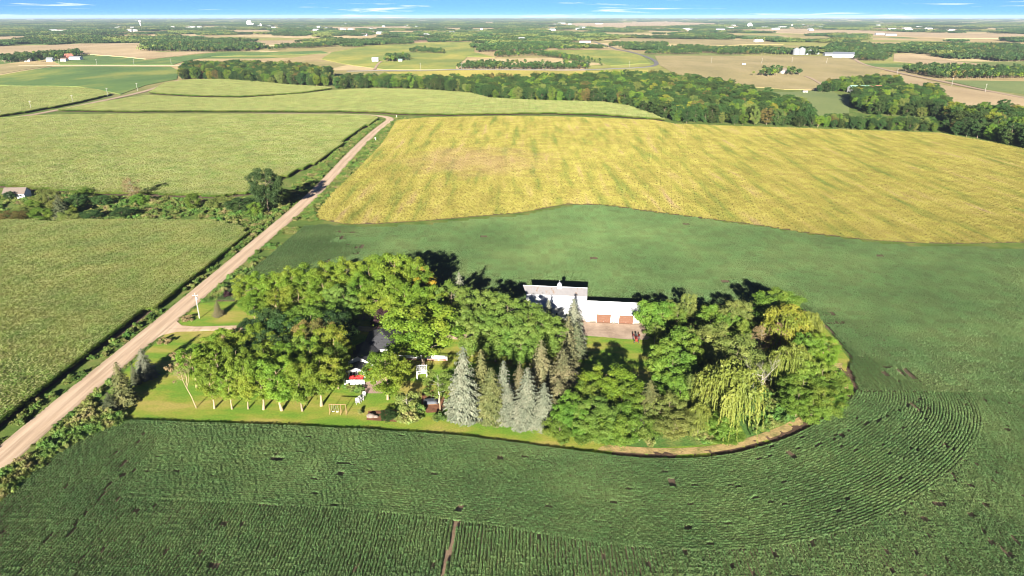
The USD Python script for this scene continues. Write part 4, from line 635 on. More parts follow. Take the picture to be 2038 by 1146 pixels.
shingle_m = mat('shingle', {'g': ('geometry', {}), 'b': ('brick_texture', {'scale': 1.0, 'brick_width': 0.9, 'row_height': 0.22, 'mortar_size': 0.02, 'color1': (0.022, 0.022, 0.025), 'color2': (0.036, 0.036, 0.040), 'mortar': (0.015, 0.015, 0.016)}),
    'n': ('noise_texture', {'scale': 1.5, 'detail': 4.0}), 'm': ('mix', {'mix_type': 'multiply', 'fac': 0.6}), 'bp': ('bump', {'strength': 0.4, 'distance': 0.03}), 'p': ('principled_bsdf', {'roughness': 0.75})},
    [('g.position', 'b.vector'), ('g.position', 'n.vector'), ('b.color', 'm.color1'), ('n.color', 'm.color2'), ('b.color', 'p.base_color'), ('b.fac', 'bp.height'), ('bp.normal', 'p.normal')])
door_m = plain('brown_door', (0.105, 0.044, 0.022), 0.5, 0.06, 2.0); stone_m = plain('field_stone', (0.16, 0.125, 0.10), 0.9, 0.25, 2.5); glass_m = plain('window_glass', (0.02, 0.025, 0.03), 0.08, 0.0, spec=0.8)
wood_m = plain('weathered_wood', (0.20, 0.125, 0.06), 0.8, 0.2, 4.0); greywood_m = plain('grey_wood', (0.28, 0.26, 0.23), 0.85, 0.2, 2.0); red_m = plain('red_fabric', (0.42, 0.025, 0.022), 0.8, 0.1); redpaint_m = plain('red_paint', (0.16, 0.018, 0.014), 0.4, 0.12)
black_m = plain('black_rubber', (0.02, 0.02, 0.021), 0.7, 0.2); steel_m = plain('dull_steel', (0.42, 0.43, 0.44), 0.45, 0.1, metal=0.6); tarp_m = plain('grey_tarp', (0.045, 0.05, 0.06), 0.6, 0.25, 1.5); oldroof_m = plain('old_brown_shingle', (0.125, 0.098, 0.08), 0.9, 0.2, 1.5)
mulch_m = ramp_mat('mulch', [(0.3, (0.10, 0.045, 0.025)), (0.7, (0.21, 0.095, 0.05))], 0.8, bump=0.6); brick_m = mat('red_brick', {'g': ('geometry', {}), 'b': ('brick_texture', {'scale': 3.0, 'color1': (0.30, 0.13, 0.09), 'color2': (0.24, 0.10, 0.07), 'mortar': (0.3, 0.26, 0.22)}), 'p': ('principled_bsdf', {'roughness': 0.9})}, [('g.position', 'b.vector'), ('b.color', 'p.base_color')])

def slab(a, b, t=0.12):
    """A thin roof plane: quad a (4 corners), thickened along its normal b-wards."""
    a = np.asarray(a, float); n = np.cross(a[1] - a[0], a[3] - a[0]); n /= np.linalg.norm(n); n = n if n[2] > 0 else -n
    return trimesh.convex.convex_hull(np.vstack([a, a + n * t]))
# barn: local x along the ridge, y to the back
barn = thing('barn', 'tall white gambrel roofed barn with a rusting upper roof and small cupola', 'barn', (14.4, 202.3, 0), -6.5)
L, W, E, BX, BZ, R_ = 9.35, 4.25, 4.7, 2.5, 7.8, 9.5
prof = [(-W, 0), (W, 0), (W, E), (BX, BZ), (0, R_), (-BX, BZ), (-W, E)]
obj('wall', prism(prof, -L + .15, L - .15), white_m, barn)
obj('foundation', join([box(-L + .12, L - .12, -W - .04, -W + .2, 0, .7), box(-L + .1, L - .1, W - .2, W + .04, 0, .7)]), stone_m, barn)
for s in (-1, 1):
    obj('lower_roof', slab([(-L - .25, s * (W + .35), E - .45), (L + .25, s * (W + .35), E - .45), (L + .25, s * (BX - .02), BZ + .02), (-L - .25, s * (BX - .02), BZ + .02)], 1), wmetal_m, barn)
    up = [(-L - .3, s * (BX + .15), BZ - .06 + .12), (L + .3, s * (BX + .15), BZ - .06 + .12), (L + .3, 0, R_ + .14), (-L - 1.6, 0, R_ + .14)]
    obj('upper_roof', slab(up, 1, .08), rust_m, barn)
obj('ridge_cap', beam((-L - 1.6, 0, R_ + .22), (L + .3, 0, R_ + .22), .35, .12), wmetal_m, barn)
cup = obj('cupola', join([box(.15, 1.35, -.6, .6, R_ - .1, R_ + 1.15)]), whitep_m, barn)
obj('cupola_roof', trimesh.convex.convex_hull(np.array([(.0, -.75, R_ + 1.15), (1.5, -.75, R_ + 1.15), (1.5, .75, R_ + 1.15), (0, .75, R_ + 1.15), (.75, 0, R_ + 1.95)])), wmetal_m, cup)
obj('finial', trimesh.util.concatenate([beam((.75, 0, R_ + 1.9), (.75, 0, R_ + 2.6), .07), box(.6, .9, -.02, .02, R_ + 2.35, R_ + 2.42)]), steel_m, cup)
obj('louver', join([box(.32, 1.18, -.63, -.61, R_ + .3 + .17 * k, R_ + .38 + .17 * k) for k in range(5)]), greywood_m, cup)
obj('gutter', box(-L - .25, L + .25, -W - .5, -W - .38, E - .55, E - .44), steel_m, barn)
for k in range(5):
    x = -6.5 + 3.2 * k; wn = obj('window', join([box(x, x + 1.0, -W - .06, -W - .0, 1.5, 1.58), box(x, x + 1.0, -W - .06, -W, 2.62, 2.7), box(x, x + .08, -W - .06, -W, 1.58, 2.62), box(x + .92, x + 1., -W - .06, -W, 1.58, 2.62), box(x + .46, x + .54, -W - .05, -W, 1.58, 2.62)]), whitep_m, barn)
    obj('pane', box(x + .08, x + .92, -W - .03, -W + .01, 1.58, 2.62), glass_m, wn)
dr = obj('sliding_door', box(L - .12, L - .04, -1.6, 1.6, .05, 3.2), whitep_m, barn); obj('door_track', box(L - .13, L + .0, -3.2, 3.2, 3.22, 3.32), steel_m, barn)
# machine shed
shed = thing('machine_shed', 'long low white shed with two brown overhead doors facing the gravel yard', 'shed', (32.0, 200.1, 0), -6.5)
L, W, E, R_ = 8.55, 4.45, 3.35, 5.25; prof = [(-W, 0), (W, 0), (W, E), (0, R_), (-W, E)]
cut = prism(prof, -L + .1, L - .1)
obj('wall', cut, white_m, shed)
for s in (-1, 1):
    obj('roof', slab([(-L, s * (W + .3), E - .1), (L + .2, s * (W + .3), E - .1), (L + .2, 0, R_ + .03), (-L, 0, R_ + .03)], 1, .07), wmetal_m, shed)
obj('ridge_cap', beam((-L, 0, R_ + .1), (L + .2, 0, R_ + .1), .4, .06), wmetal_m, shed)
obj('fascia', box(-L, L + .2, -W - .36, -W - .3, E - .25, E - .07), whitep_m, shed)
for x0 in (-4.85, 2.1):
    fr = obj('door_frame', join([box(x0 - .12, x0, -W - .07, -W, 0, 2.95), box(x0 + 4.4, x0 + 4.52, -W - .07, -W, 0, 2.95), box(x0 - .12, x0 + 4.52, -W - .07, -W, 2.95, 3.07)]), whitep_m, shed)
    for k in range(4):
        dp = obj('overhead_door_panel', box(x0 + .01, x0 + 4.39, -W - .05, -W + .01, .03 + .73 * k, .03 + .73 * k + .705), door_m, shed)
    obj('door_handle', box(x0 + 2.1, x0 + 2.3, -W - .1, -W - .05, .5, .56), steel_m, shed)
wd = obj('door', box(-7.9, -7.0, -W - .05, -W + .01, .05, 2.1), whitep_m, shed); obj('handle', box(-7.15, -7.07, -W - .1, -W - .05, 1.0, 1.06), steel_m, wd)
obj('stone_base', join([box(-L + .1, -5.0, -W - .03, -W + .1, 0, .55), box(-.3, 1.95, -W - .03, -W + .1, 0, .4), box(6.7, L - .1, -W - .03, -W + .1, 0, .55)]), stone_m, shed)
obj('sill_board', box(-L + .1, L - .1, -W - .25, -W - .03, 0, .1), whitep_m, shed)
reel = thing('hose_reel', 'small wheel like hose reel standing between the two brown doors', 'hose reel', (31.9, 195.35, .1), -6.5)
tor = trimesh.creation.torus(.34, .07, 16, 6); tor.apply_transform(trimesh.transformations.rotation_matrix(np.pi / 2, (1, 0, 0))); tor.apply_translation((0, 0, .5)); obj('hose', tor, wood_m, reel)
obj('frame', join([beam((-.25, -.1, 0), (0, -.1, .55), .05), beam((.25, -.1, 0), (0, -.1, .55), .05), beam((-.3, .12, 0), (.3, .12, 0), .05)]), steel_m, reel)
tank = thing('fuel_tank', 'dark barrel on a stand at the right end of the machine shed', 'tank', (41.6, 196.6, .1), -6.5)
cy = trimesh.creation.cylinder(.42, 1.3, sections=18); cy.apply_transform(trimesh.transformations.rotation_matrix(np.pi / 2, (1, 0, 0))); cy.apply_translation((0, 0, 1.15)); obj('barrel', cy, black_m, tank)
for x in (-.3, .3):
    for y in (-.45, .45): obj('leg', beam((x, y, 0), (x * .8, y, .85), .07), steel_m, tank)

def gable(root, x0, x1, y0, y1, e, r, along='y', roof=shingle_m, wall=white_m, over=.4, t=.1):
    if along == 'y':
        xm = (x0 + x1) / 2; m = trimesh.creation.extrude_polygon(Polygon([(x0, 0), (x1, 0), (x1, e), (xm, r), (x0, e)]), y1 - y0, engine='earcut'); v = np.array(m.vertices); m.vertices = np.c_[v[:, 0], y1 - v[:, 2], v[:, 1]]
        obj('wall', m, wall, root); k = (r - e) / (xm - x0)
        for s, xe in ((-1, x0 - over), (1, x1 + over)): obj('roof', slab([(xe, y0 - over, e - over * k), (xe, y1 + .02, e - over * k), (xm, y1 + .02, r), (xm, y0 - over, r)], 1, t), roof, root)
    return root
house = thing('farmhouse', 'low white farmhouse with dark grey shingle roofs among the trees', 'house')
gable(house, -43.6, -38.9, 160.0, 163.6, 2.7, 3.55)
gable(house, -45.2, -37.8, 163.6, 172.2, 3.0, 5.1)
obj('wall', box(-41.8, -32.9, 172.25, 183, 0, 3.0), white_m, house)
xs = (-42.3, -32.4); ys = (171.75, 183.5); mid = (xs[0] + xs[1]) / 2; a, b = (mid, 177.2, 6.0), (mid, 179.5, 6.0)
for q in ([(xs[0], ys[0], 2.9), (xs[1], ys[0], 2.9), a, a], [(xs[0], ys[1], 2.9), (xs[1], ys[1], 2.9), b, b], [(xs[0], ys[0], 2.9), (xs[0], ys[1], 2.9), b, a], [(xs[1], ys[0], 2.9), (xs[1], ys[1], 2.9), b, a]):
    q = np.array(q, float); n = np.cross(q[1] - q[0], q[2] - q[0]); n /= np.linalg.norm(n); n = n if n[2] > 0 else -n; obj('hip_roof', trimesh.convex.convex_hull(np.vstack([q + [0, 0, .002], q + n * .1])), shingle_m, house)
for vx, vy in ((-37.9, 173.6), (-37.0, 174.4), (-38.3, 175.6), (-36.6, 175.8)):
    zz = 2.9 + (vy - 171.75) * (3.1 / 5.45); obj('roof_vent', box(vx - .15, vx + .15, vy - .15, vy + .15, zz - .05, zz + .35), black_m, house)
def window(root, x0, x1, y, z0, z1, n=1):
    f = obj('window', join([box(x0 - .08, x1 + .08, y - .06, y, z0 - .08, z0), box(x0 - .08, x1 + .08, y - .06, y, z1, z1 + .08), box(x0 - .08, x0, y - .06, y, z0, z1), box(x1, x1 + .08, y - .06, y, z0, z1)] + [box(x0 + (x1 - x0) * k / n - .04, x0 + (x1 - x0) * k / n + .04, y - .05, y, z0, z1) for k in range(1, n)]), whitep_m, root)
    obj('pane', box(x0, x1, y - .03, y + .01, z0, z1), glass_m, f)
window(house, -43.1, -41.6, 160.0, .9, 2.2, 2); window(house, -41.0, -39.5, 160.0, .9, 2.2, 2); window(house, -36.6, -35.0, 172.25, 1.0, 2.2, 2)
for y in (165.5, 169):
    f = obj('window', box(-37.8, -37.74, y, y + 1.4, 1.0, 2.3), whitep_m, house); obj('pane', box(-37.79, -37.72, y + .1, y + 1.3, 1.1, 2.2), glass_m, f)
obj('fascia', box(-45.6, -37.4, 163.12, 163.2, 2.55, 2.8), whitep_m, house)
obj('deck_floor', box(-43.9, -38.7, 156.9, 159.98, .42, .5), greywood_m, house)
rail = obj('deck_railing', join([box(-43.9, -38.7, 156.88, 156.96, 1.38, 1.46), box(-43.9, -38.7, 156.88, 156.96, .55, .62), box(-43.94, -43.86, 156.9, 159.9, 1.38, 1.46), box(-38.74, -38.66, 158.4, 159.9, 1.38, 1.46)]), whitep_m, house)
for k in range(27): obj('baluster', box(-43.85 + k * .19, -43.74 + k * .19, 156.9, 156.94, .62, 1.38), whitep_m, house)
obj('skirt_board', box(-43.9, -38.7, 156.84, 156.9, .03, .5), whitep_m, house)
for x in (-43.9, -41.3, -38.72): obj('porch_post', box(x - .08, x + .08, 156.82, 156.98, 0, 1.6), whitep_m, house)
sofa = thing('patio_sofa', 'red cushioned sofa on the white railed deck', 'sofa', (-41.3, 159.2, .5))
obj('seat', box(-1.9, 1.9, -.45, .35, .22, .48), red_m, sofa); obj('backrest', box(-1.9, 1.9, .36, .58, .3, .95), red_m, sofa); obj('frame', box(-1.95, 1.95, -.5, .6, .0, .21), greywood_m, sofa)
for k in range(3): obj('cushion', box(-1.8 + 1.22 * k, -.7 + 1.22 * k, -.05, .35, .49, .82), red_m, sofa)
um = thing('patio_umbrella', 'red patio umbrella beside the deck', 'umbrella', (-37.3, 161.2, .08)); obj('canopy', trimesh.creation.cone(1.45, .6, sections=8, transform=trimesh.transformations.translation_matrix((0, 0, 2.1))), red_m, um); obj('pole', trimesh.creation.cylinder(.035, 2.2, sections=8, transform=trimesh.transformations.translation_matrix((0, 0, 1.1))), steel_m, um)
tb = thing('patio_table', 'white table on the brick patio below the red umbrella', 'table', (-36.6, 158.9, .08)); obj('tabletop', box(-1.0, 1.0, -.7, .7, .70, .76), whitep_m, tb); obj('apron', box(-.9, .9, -.6, .6, .52, .70), whitep_m, tb)
for x in (-.85, .85):
    for y in (-.55, .55): obj('leg', box(x - .05, x + .05, y - .05, y + .05, 0, .52), whitep_m, tb)
chair_m = plain('weathered_white', (0.34, 0.335, 0.32), 0.6)
def lawn_chair(px, py, rot, label):
    p = at(px, py); t = thing('lawn_chair', label, 'chair', (p[0], p[1], .05), rot, 'white lawn chairs by the swing set')
    obj('seat', slab([(-.4, -.45, .42), (.4, -.45, .42), (.4, .3, .3), (-.4, .3, .3)], 1, .05), chair_m, t)
    for k in range(5): obj('back_slat', beam((-.34 + .17 * k, .28, .3), (-.38 + .19 * k, .68, 1.1 + (.08, .14, .16, .14, .08)[k]), .14, .03), chair_m, t)
    for s in (-1, 1):
        obj('armrest', box(s * .5 - .08, s * .5 + .08, -.5, .35, .6, .64), chair_m, t); obj('leg', box(s * .46 - .04, s * .46 + .04, -.48, -.38, 0, .6), chair_m, t); obj('leg', beam((s * .46, .45, 0), (s * .46, .2, .6), .08), chair_m, t)
lawn_chair(712, 803, 25, 'white lawn chair nearest the swing set'); lawn_chair(723, 790, -20, 'white lawn chair between swing set and patio'); lawn_chair(719, 798, 60, 'white lawn chair in the middle of the three on the lawn')
p0, p1 = at(657, 823), at(690, 824); sw = thing('swing_set', 'wooden swing set with two swings on the south lawn', 'swing set', (p0[0], p0[1], 0.05)); d = p1 - p0
obj('top_beam', beam((0, 0, 2.6), (d[0], d[1], 2.6), .14), wood_m, sw)
for q in ((0, 0), d * .68, d):
    for s in (-.55, .55): obj('post', beam((q[0], q[1] + s, 0), (q[0], q[1], 2.6), .10), wood_m, sw)
for f in (.2, .45):
    q = d * f; se = obj('swing_seat', box(q[0] - .28, q[0] + .28, q[1] - .1, q[1] + .1, .5, .55), whitep_m, sw)
    for s in (-.26, .26): obj('chain', beam((q[0] + s, q[1], .55), (q[0] + s, q[1], 2.52), .03), steel_m, se)
ar = thing('lattice_arbor', 'white lattice garden shelter east of the patio', 'arbor', (-25.2, 159.6, .05), 8)
for i, (x, y) in enumerate(((0, 0), (2.6, 0), (2.6, 3.2), (0, 3.2))): obj('post', box(x - .08, x + .08, y - .08, y + .08, 0, 2.4), whitep_m, ar)
for y in (0, 3.2): obj('beam', box(-.2, 2.8, y - .07, y + .07, 2.4, 2.55), whitep_m, ar)
for k in range(7): obj('rafter', box(-.1 + .44 * k, -.02 + .44 * k, -.3, 3.5, 2.56, 2.68), whitep_m, ar)
lt = obj('lattice_panel', join([beam((.1 + .3 * k, 3.2, .2), (min(2.5, 1.3 + .3 * k), 3.2, .2 + min(2.5 - .1 - .3 * k, 1.2) * 1.6), .05) for k in range(8)] + [beam((2.5 - .3 * k, 3.22, .2), (max(.1, 1.3 - .3 * k), 3.22, .2 + min(2.4 - .3 * k, 1.2) * 1.6), .05) for k in range(8)]), whitep_m, ar)
obj('lattice_panel', join([box(2.57, 2.63, .1 + .25 * k, .2 + .25 * k, .15, 2.2) for k in range(13)]), whitep_m, ar); obj('bench', box(.2, 2.4, 2.3, 2.9, .42, .5), whitep_m, ar)
fn = thing('picket_fence', 'white railing fence on a low brick wall behind the shade tree', 'fence', (-33.0, 171.0, .05), -2)
obj('brick_wall', box(0, 15, -.15, .15, 0, .5), brick_m, fn)
for k in range(6): obj('post', box(2.94 * k, 2.94 * k + .14, -.07, .07, .5, 1.6), whitep_m, fn)
for z in (.65, 1.4): obj('rail', box(.14, 14.8, -.04, .04, z, z + .08), whitep_m, fn)
for k in range(48): obj('picket', box(.25 + .305 * k, .37 + .305 * k, -.06, -.042, .6, 1.5), whitep_m, fn)
p = at(857, 801); tp = thing('covered_woodpile', 'low pile under a grey tarpaulin on the reddish mulch bed', 'tarpaulin', (p[0], p[1], .06), 5)
g_, h_ = np.meshgrid(np.linspace(-1.9, 1.9, 16), np.linspace(-1.2, 1.2, 12)); zz = .75 * np.clip(1 - np.abs(g_ / 1.95) ** 5, 0, 1) * np.clip(1 - np.abs(h_ / 1.25) ** 5, 0, 1) + .16 * meshkit.fbm(np.stack([g_ * 1.5, h_ * 1.5, 0 * g_], -1), 3, 4); iy, ix = np.mgrid[0:11, 0:15]; i0 = (iy * 16 + ix).ravel()
obj('tarpaulin', (np.stack([g_, h_, zz], -1).reshape(-1, 3), np.c_[i0, i0 + 1, i0 + 17, i0 + 16]), tarp_m, tp, smooth=True); obj('log_stack', box(-1.7, 1.7, -1.0, 1.0, 0, .45), wood_m, tp)
obj('mulch_bed', sheet(Polygon(pts([(838, 812), (840, 784), (862, 776), (884, 782), (886, 812), (878, 820), (850, 822)])), 1.5, .06), mulch_m, kind='structure')
obj('flower_bed', sheet(Polygon(pts([(729, 836), (733, 818), (790, 815), (800, 828), (790, 840)])), 1.5, .055), mulch_m, kind='structure')
p = at(876, 816); po = thing('garden_post', 'tall pale post beside the mulch bed left of the spruces', 'post', (p[0], p[1], 0)); obj('shaft', trimesh.creation.cylinder(.13, 4.4, sections=10, transform=trimesh.transformations.translation_matrix((0, 0, 2.2))), pale_bark_m, po); obj('cap', trimesh.creation.cone(.2, .25, sections=10, transform=trimesh.transformations.translation_matrix((0, 0, 4.4))), steel_m, po)
def boulder(px, py, s, label, seed):
    p = at(px, py); m = trimesh.creation.icosphere(2, s); v = np.array(m.vertices); m.vertices = v * (0.75 + .55 * meshkit.fbm(v / s * 1.3 + seed, 3, seed))[:, None] * [1.2, 1, .75]; o = thing('boulder', label, 'rock', (p[0], p[1], .3 * s)); obj('stone', m, stone_m, o)
boulder(738, 829, .8, 'tan boulder at the left end of the flower bed', 1); boulder(748, 830, .5, 'small stone right of the tan boulder', 2)
plant('oak', 772, 818, 2.6, 4.2, 'garden_bush', 'dark round bush in the flower bed', 'bush'); plant('shrub', 718, 824, 1.4, 1.2, 'small_shrub', 'small lone shrub on the lawn near the swing set', 'shrub', base=True)
weeds('garden_plants', poly([(790, 838), (800, 818), (870, 814), (878, 826), (872, 840), (830, 842)]), 60, 'tall bright garden plants in front of the woodpile', .9, 1.7, seed=9)
weeds('deck_planting', poly([(682, 778), (686, 771), (722, 772), (718, 781)]), 30, 'low dark planting in front of the deck', .5, .9, seed=10)
tr = thing('tractor', 'old red tractor parked at the edge of the gravel yard', 'tractor', (*at(1266, 678), .1), -8)
obj('hood', trimesh.convex.convex_hull(np.array([(x, y, z) for x in (-.32, .32) for y, z in ((-2.0, .75), (-2.0, 1.3), (-.3, .8), (-.3, 1.5), (-1.9, 1.42))])), redpaint_m, tr); obj('axle', join([box(-.9, .9, .75, .9, .65, .8), box(-.6, .6, -1.75, -1.65, .38, .48), box(-.25, .25, -.4, 1.1, .6, .95)]), redpaint_m, tr)
def wheel(x, y, r, w): 
    t_ = trimesh.creation.cylinder(r, w, sections=22); t_.apply_transform(trimesh.transformations.rotation_matrix(np.pi / 2, (0, 1, 0))); t_.apply_translation((x, y, r)); o = obj('wheel', t_, black_m, tr); k_ = trimesh.creation.cylinder(r * .5, w * 1.15, sections=16); k_.apply_transform(trimesh.transformations.rotation_matrix(np.pi / 2, (0, 1, 0))); k_.apply_translation((x, y, r)); obj('rim', k_, redpaint_m, o)
for x in (-1, 1): wheel(x * .85, .8, .72, .36); wheel(x * .62, -1.7, .4, .2); obj('fender', box(x * .85 - .2, x * .85 + .2, .1, 1.4, 1.47, 1.53), redpaint_m, tr)
obj('seat', box(-.28, .28, .75, 1.2, 1.15, 1.3), black_m, tr); obj('backrest', box(-.28, .28, 1.15, 1.25, 1.3, 1.7), black_m, tr); obj('steering_wheel', trimesh.creation.torus(.2, .025, 14, 6, transform=trimesh.transformations.translation_matrix((0, .25, 1.62))), black_m, tr); obj('exhaust', beam((.15, -1.2, 1.4), (.15, -1.2, 2.1), .07), black_m, tr)

def pole(px, py, h, label, arm=1.2, big=False, group='utility poles along the country roads'):
    p = at(px, py); t = thing('utility_pole', label, 'utility pole', (p[0], p[1], float(terrain(p[0], p[1]))), 10, group); r = .13 if big else .20
    obj('post', tube([(0, 0, 0), (0, 0, h)], [r, r * .7], 8), greywood_m, t, smooth=True); obj('crossarm', box(-arm, arm, -.08, .08, h - .7, h - .52), greywood_m, t)
    for s in (-1, 0, 1): obj('insulator', box(s * arm * .9 - .06, s * arm * .9 + .06, -.06, .06, h - .52 if s else h, h - .3 if s else h + .22), steel_m, t)
    if big: obj('transformer', trimesh.creation.cylinder(.26, .8, sections=14, transform=trimesh.transformations.translation_matrix((.36, 0, h - 1.6))), steel_m, t); obj('pole_cable', beam((.19, 0, .2), (.16, 0, h - 2), .05), steel_m, t)
pole(397, 634, 8.6, 'pale utility pole with transformer at the driveway mouth', .8, True, None)
for i, (x, y) in enumerate([(2, 228), (63, 220), (146, 207), (215, 192), (274, 181)]): pole(x, y, 9.5, f'{ORD[i]} pole from the left along the curving gravel road at far left')
for i, (x, y) in enumerate([(118, 129), (193, 129), (267, 129), (341, 128)]): pole(x, y, 10.5, f'{ORD[i]} pole from the left along the straight road past the far left farm')
for i, (x, y) in enumerate([(837, 138), (918, 137.5), (1002, 136), (1084, 136), (1168, 136), (1253, 134)]): pole(x, y, 10.5, f'{ORD[i]} pole from the left along the paved road behind the wood')
for i, (x, y) in enumerate([(1416, 125), (1516, 126), (1576, 124), (1645, 126), (1785, 150), (1894, 171), (1960, 184)]): pole(x, y, 10.5, f'{ORD[i]} pole from the left in the line past the grain bins')
for x, y, l in ((747, 279, 'pale marker post right of the gravel road near the bend'), (789, 234, 'pale marker post at the corner of the yellow field by the bend')):
    p = at(x, y); t = thing('marker_post', l, 'post', (p[0], p[1], float(terrain(p[0], p[1])))); obj('post', box(-.12, .12, -.12, .12, 0, 1.6), whitep_m, t); obj('cap', box(-.25, .25, -.2, .2, 1.6, 2.2), whitep_m, t)

farwall_m = plain('far_white_wall', (0.42, 0.415, 0.40), 0.6, 0.1, 0.2); farroofs = [plain('far_pale_roof', (0.26, 0.265, 0.27), 0.5), plain('far_grey_roof', (0.12, 0.125, 0.13), 0.6), plain('far_brown_roof', (0.13, 0.10, 0.08), 0.7), plain('far_white_roof', (0.36, 0.36, 0.36), 0.5)]
def shed_at(px, py, w, d, e, r, name, label, cat, rot=0.0, wall=None, roof=None, group=None, doors=1, z=0.0):
    """A gabled farm building with its ridge along local x, standing at a pixel's ground point."""
    p = at(px, py); t = thing(name, label, cat, (p[0], p[1], float(terrain(p[0], p[1])) + z), rot, group); wall = wall or farwall_m; roof = roof or farroofs[len(used) % 3 if False else int(px * 7 + py * 3) % 4]
    obj('wall', prism([(-d / 2, -1), (d / 2, -1), (d / 2, e), (0, r), (-d / 2, e)], -w / 2, w / 2), wall, t); k = (r - e) / (d / 2)
    for s in (-1, 1): obj('roof', slab([(-w / 2 - .4, s * (d / 2 + .4), e - .4 * k), (w / 2 + .4, s * (d / 2 + .4), e - .4 * k), (w / 2 + .4, 0, r), (-w / 2 - .4, 0, r)], 1, .15), roof, t)
    for i in range(doors): x = (i - (doors - 1) / 2) * w / max(doors, 1) * .7; obj('door', box(x - w * .08, x + w * .08, -d / 2 - .06, -d / 2 + .02, 0, e * .75), greywood_m, t)
    return t
ls = shed_at(36, 393, 10.5, 6.5, 3.0, 5.4, 'old_shed', 'old whitewashed shed with brown shingle roof at the left edge', 'shed', 6, wall=white_m, roof=oldroof_m)
obj('window', box(3.2, 4.0, -3.31, -3.2, 1.2, 2.3), glass_m, ls)
# ------------------------------------------------------------------ the far country
FARM = {'stubble': [(0.3, (0.30, 0.22, 0.115)), (0.5, (0.37, 0.275, 0.15)), (0.7, (0.44, 0.33, 0.19))], 'green': [(0.3, (0.065, 0.125, 0.034)), (0.5, (0.10, 0.165, 0.04)), (0.66, (0.22, 0.235, 0.05))],
        'lime': [(0.3, (0.12, 0.175, 0.04)), (0.48, (0.20, 0.23, 0.045)), (0.66, (0.32, 0.29, 0.06))], 'gold': [(0.3, (0.26, 0.24, 0.05)), (0.6, (0.42, 0.35, 0.07))], 'pasture': [(0.3, (0.10, 0.15, 0.045)), (0.6, (0.17, 0.20, 0.065)), (0.75, (0.27, 0.22, 0.11))], 'straw': [(0.3, (0.22, 0.185, 0.08)), (0.5, (0.29, 0.235, 0.10)), (0.7, (0.36, 0.28, 0.14))], 'brown': [(0.3, (0.19, 0.12, 0.07)), (0.7, (0.28, 0.18, 0.10))]}
FM = {k: ramp_mat('far_' + k, v, 0.011, detail=8.0, roughness=0.62, stretch=(1.0, 0.5, 1.0), bump=0.8, bump_scale=0.8, bump_dist=0.5, rot=.3) for k, v in FARM.items()}
CLEAR = []
for nm, k, l in [('stubble_field', 'stubble', [(-80, 118), (-80, 93), (60, 92), (160, 87), (284, 86), (279, 100), (320, 104), (430, 104), (290, 118), (240, 113), (170, 108), (50, 110), (20, 116)]),
                 ('soybean_field_far', 'green', [(170, 110), (245, 114), (292, 119), (430, 105), (640, 101), (655, 106), (560, 109), (420, 112), (365, 122), (345, 129), (120, 129), (100, 118)]), ('corn_field_far', 'straw', [(-80, 150), (-80, 128), (70, 127), (104, 132), (0, 148)]),
                 ('soybean_field_far', 'green', [(0, 170), (-80, 178), (-80, 153), (0, 150), (108, 133), (340, 133), (356, 141), (352, 158), (290, 170), (240, 188), (215, 182), (150, 172), (60, 171)]), ('soybean_field_far', 'lime', [(640, 118), (660, 104), (720, 93), (800, 86), (945, 83), (944, 104), (985, 114), (930, 113), (908, 131), (907, 138), (765, 138), (690, 128)]),
                 ('soybean_field_far', 'gold', [(770, 144), (910, 140.5), (1090, 141.5), (1290, 139), (1290, 146), (1120, 158), (960, 158), (790, 152)]), ('soybean_field_far', 'lime', [(1070, 100), (1220, 100), (1276, 110), (1294, 126), (1215, 131), (1150, 112), (1080, 103)]),
                 ('hay_field', 'straw', [(1303, 111), (1560, 110), (1690, 114), (1760, 140), (1720, 158), (1650, 170), (1640, 180), (1560, 178), (1540, 176), (1470, 172), (1380, 156), (1335, 143), (1313, 130)]), ('pasture', 'pasture', [(1500, 182), (1570, 184), (1650, 179), (1690, 200), (1690, 232), (1850, 238), (1866, 247), (1700, 250), (1640, 244), (1600, 217), (1540, 200)]),
                 ('stubble_field', 'stubble', [(1792, 148), (1880, 170), (2150, 212), (2150, 232), (1960, 222), (1900, 205), (1870, 182), (1800, 170), (1760, 160)]), ('pasture', 'pasture', [(1880, 160), (2150, 164), (2150, 200), (2038, 188), (1960, 178)]), ('stubble_field', 'stubble', [(1780, 106), (1850, 109), (1985, 132), (1985, 137), (1850, 129), (1778, 122)]),
                 ('stubble_field', 'stubble', [(1085, 48), (1330, 43), (1440, 47), (1340, 54), (1190, 57)]), ('stubble_field', 'stubble', [(1400, 62), (1560, 66), (1880, 76), (2150, 80), (2150, 71), (1800, 64), (1560, 57)]), ('stubble_field', 'straw', [(1230, 76), (1500, 80), (1560, 88), (1420, 92), (1240, 84)]), ('stubble_field', 'stubble', [(-80, 76), (20, 73), (60, 72), (60, 80), (-80, 84)]), ('stubble_field', 'stubble', [(640, 54), (830, 52), (820, 58), (680, 60)]), ('stubble_field', 'brown', [(700, 82), (820, 76), (900, 81), (800, 86)]), ('stubble_field', 'stubble', [(460, 60), (540, 60), (530, 67), (470, 67)]), ('stubble_field', 'stubble', [(510, 82), (600, 81), (580, 90), (512, 92)])]:
    z = at(*l[0]); g = poly(l); CLEAR.append(g); r = math.hypot(g.centroid.x, g.centroid.y); obj(nm, sheet(g, max(20, r / 60), .5 if r < 2200 else 1.2, skirt=1.5), FM[k], kind='structure')
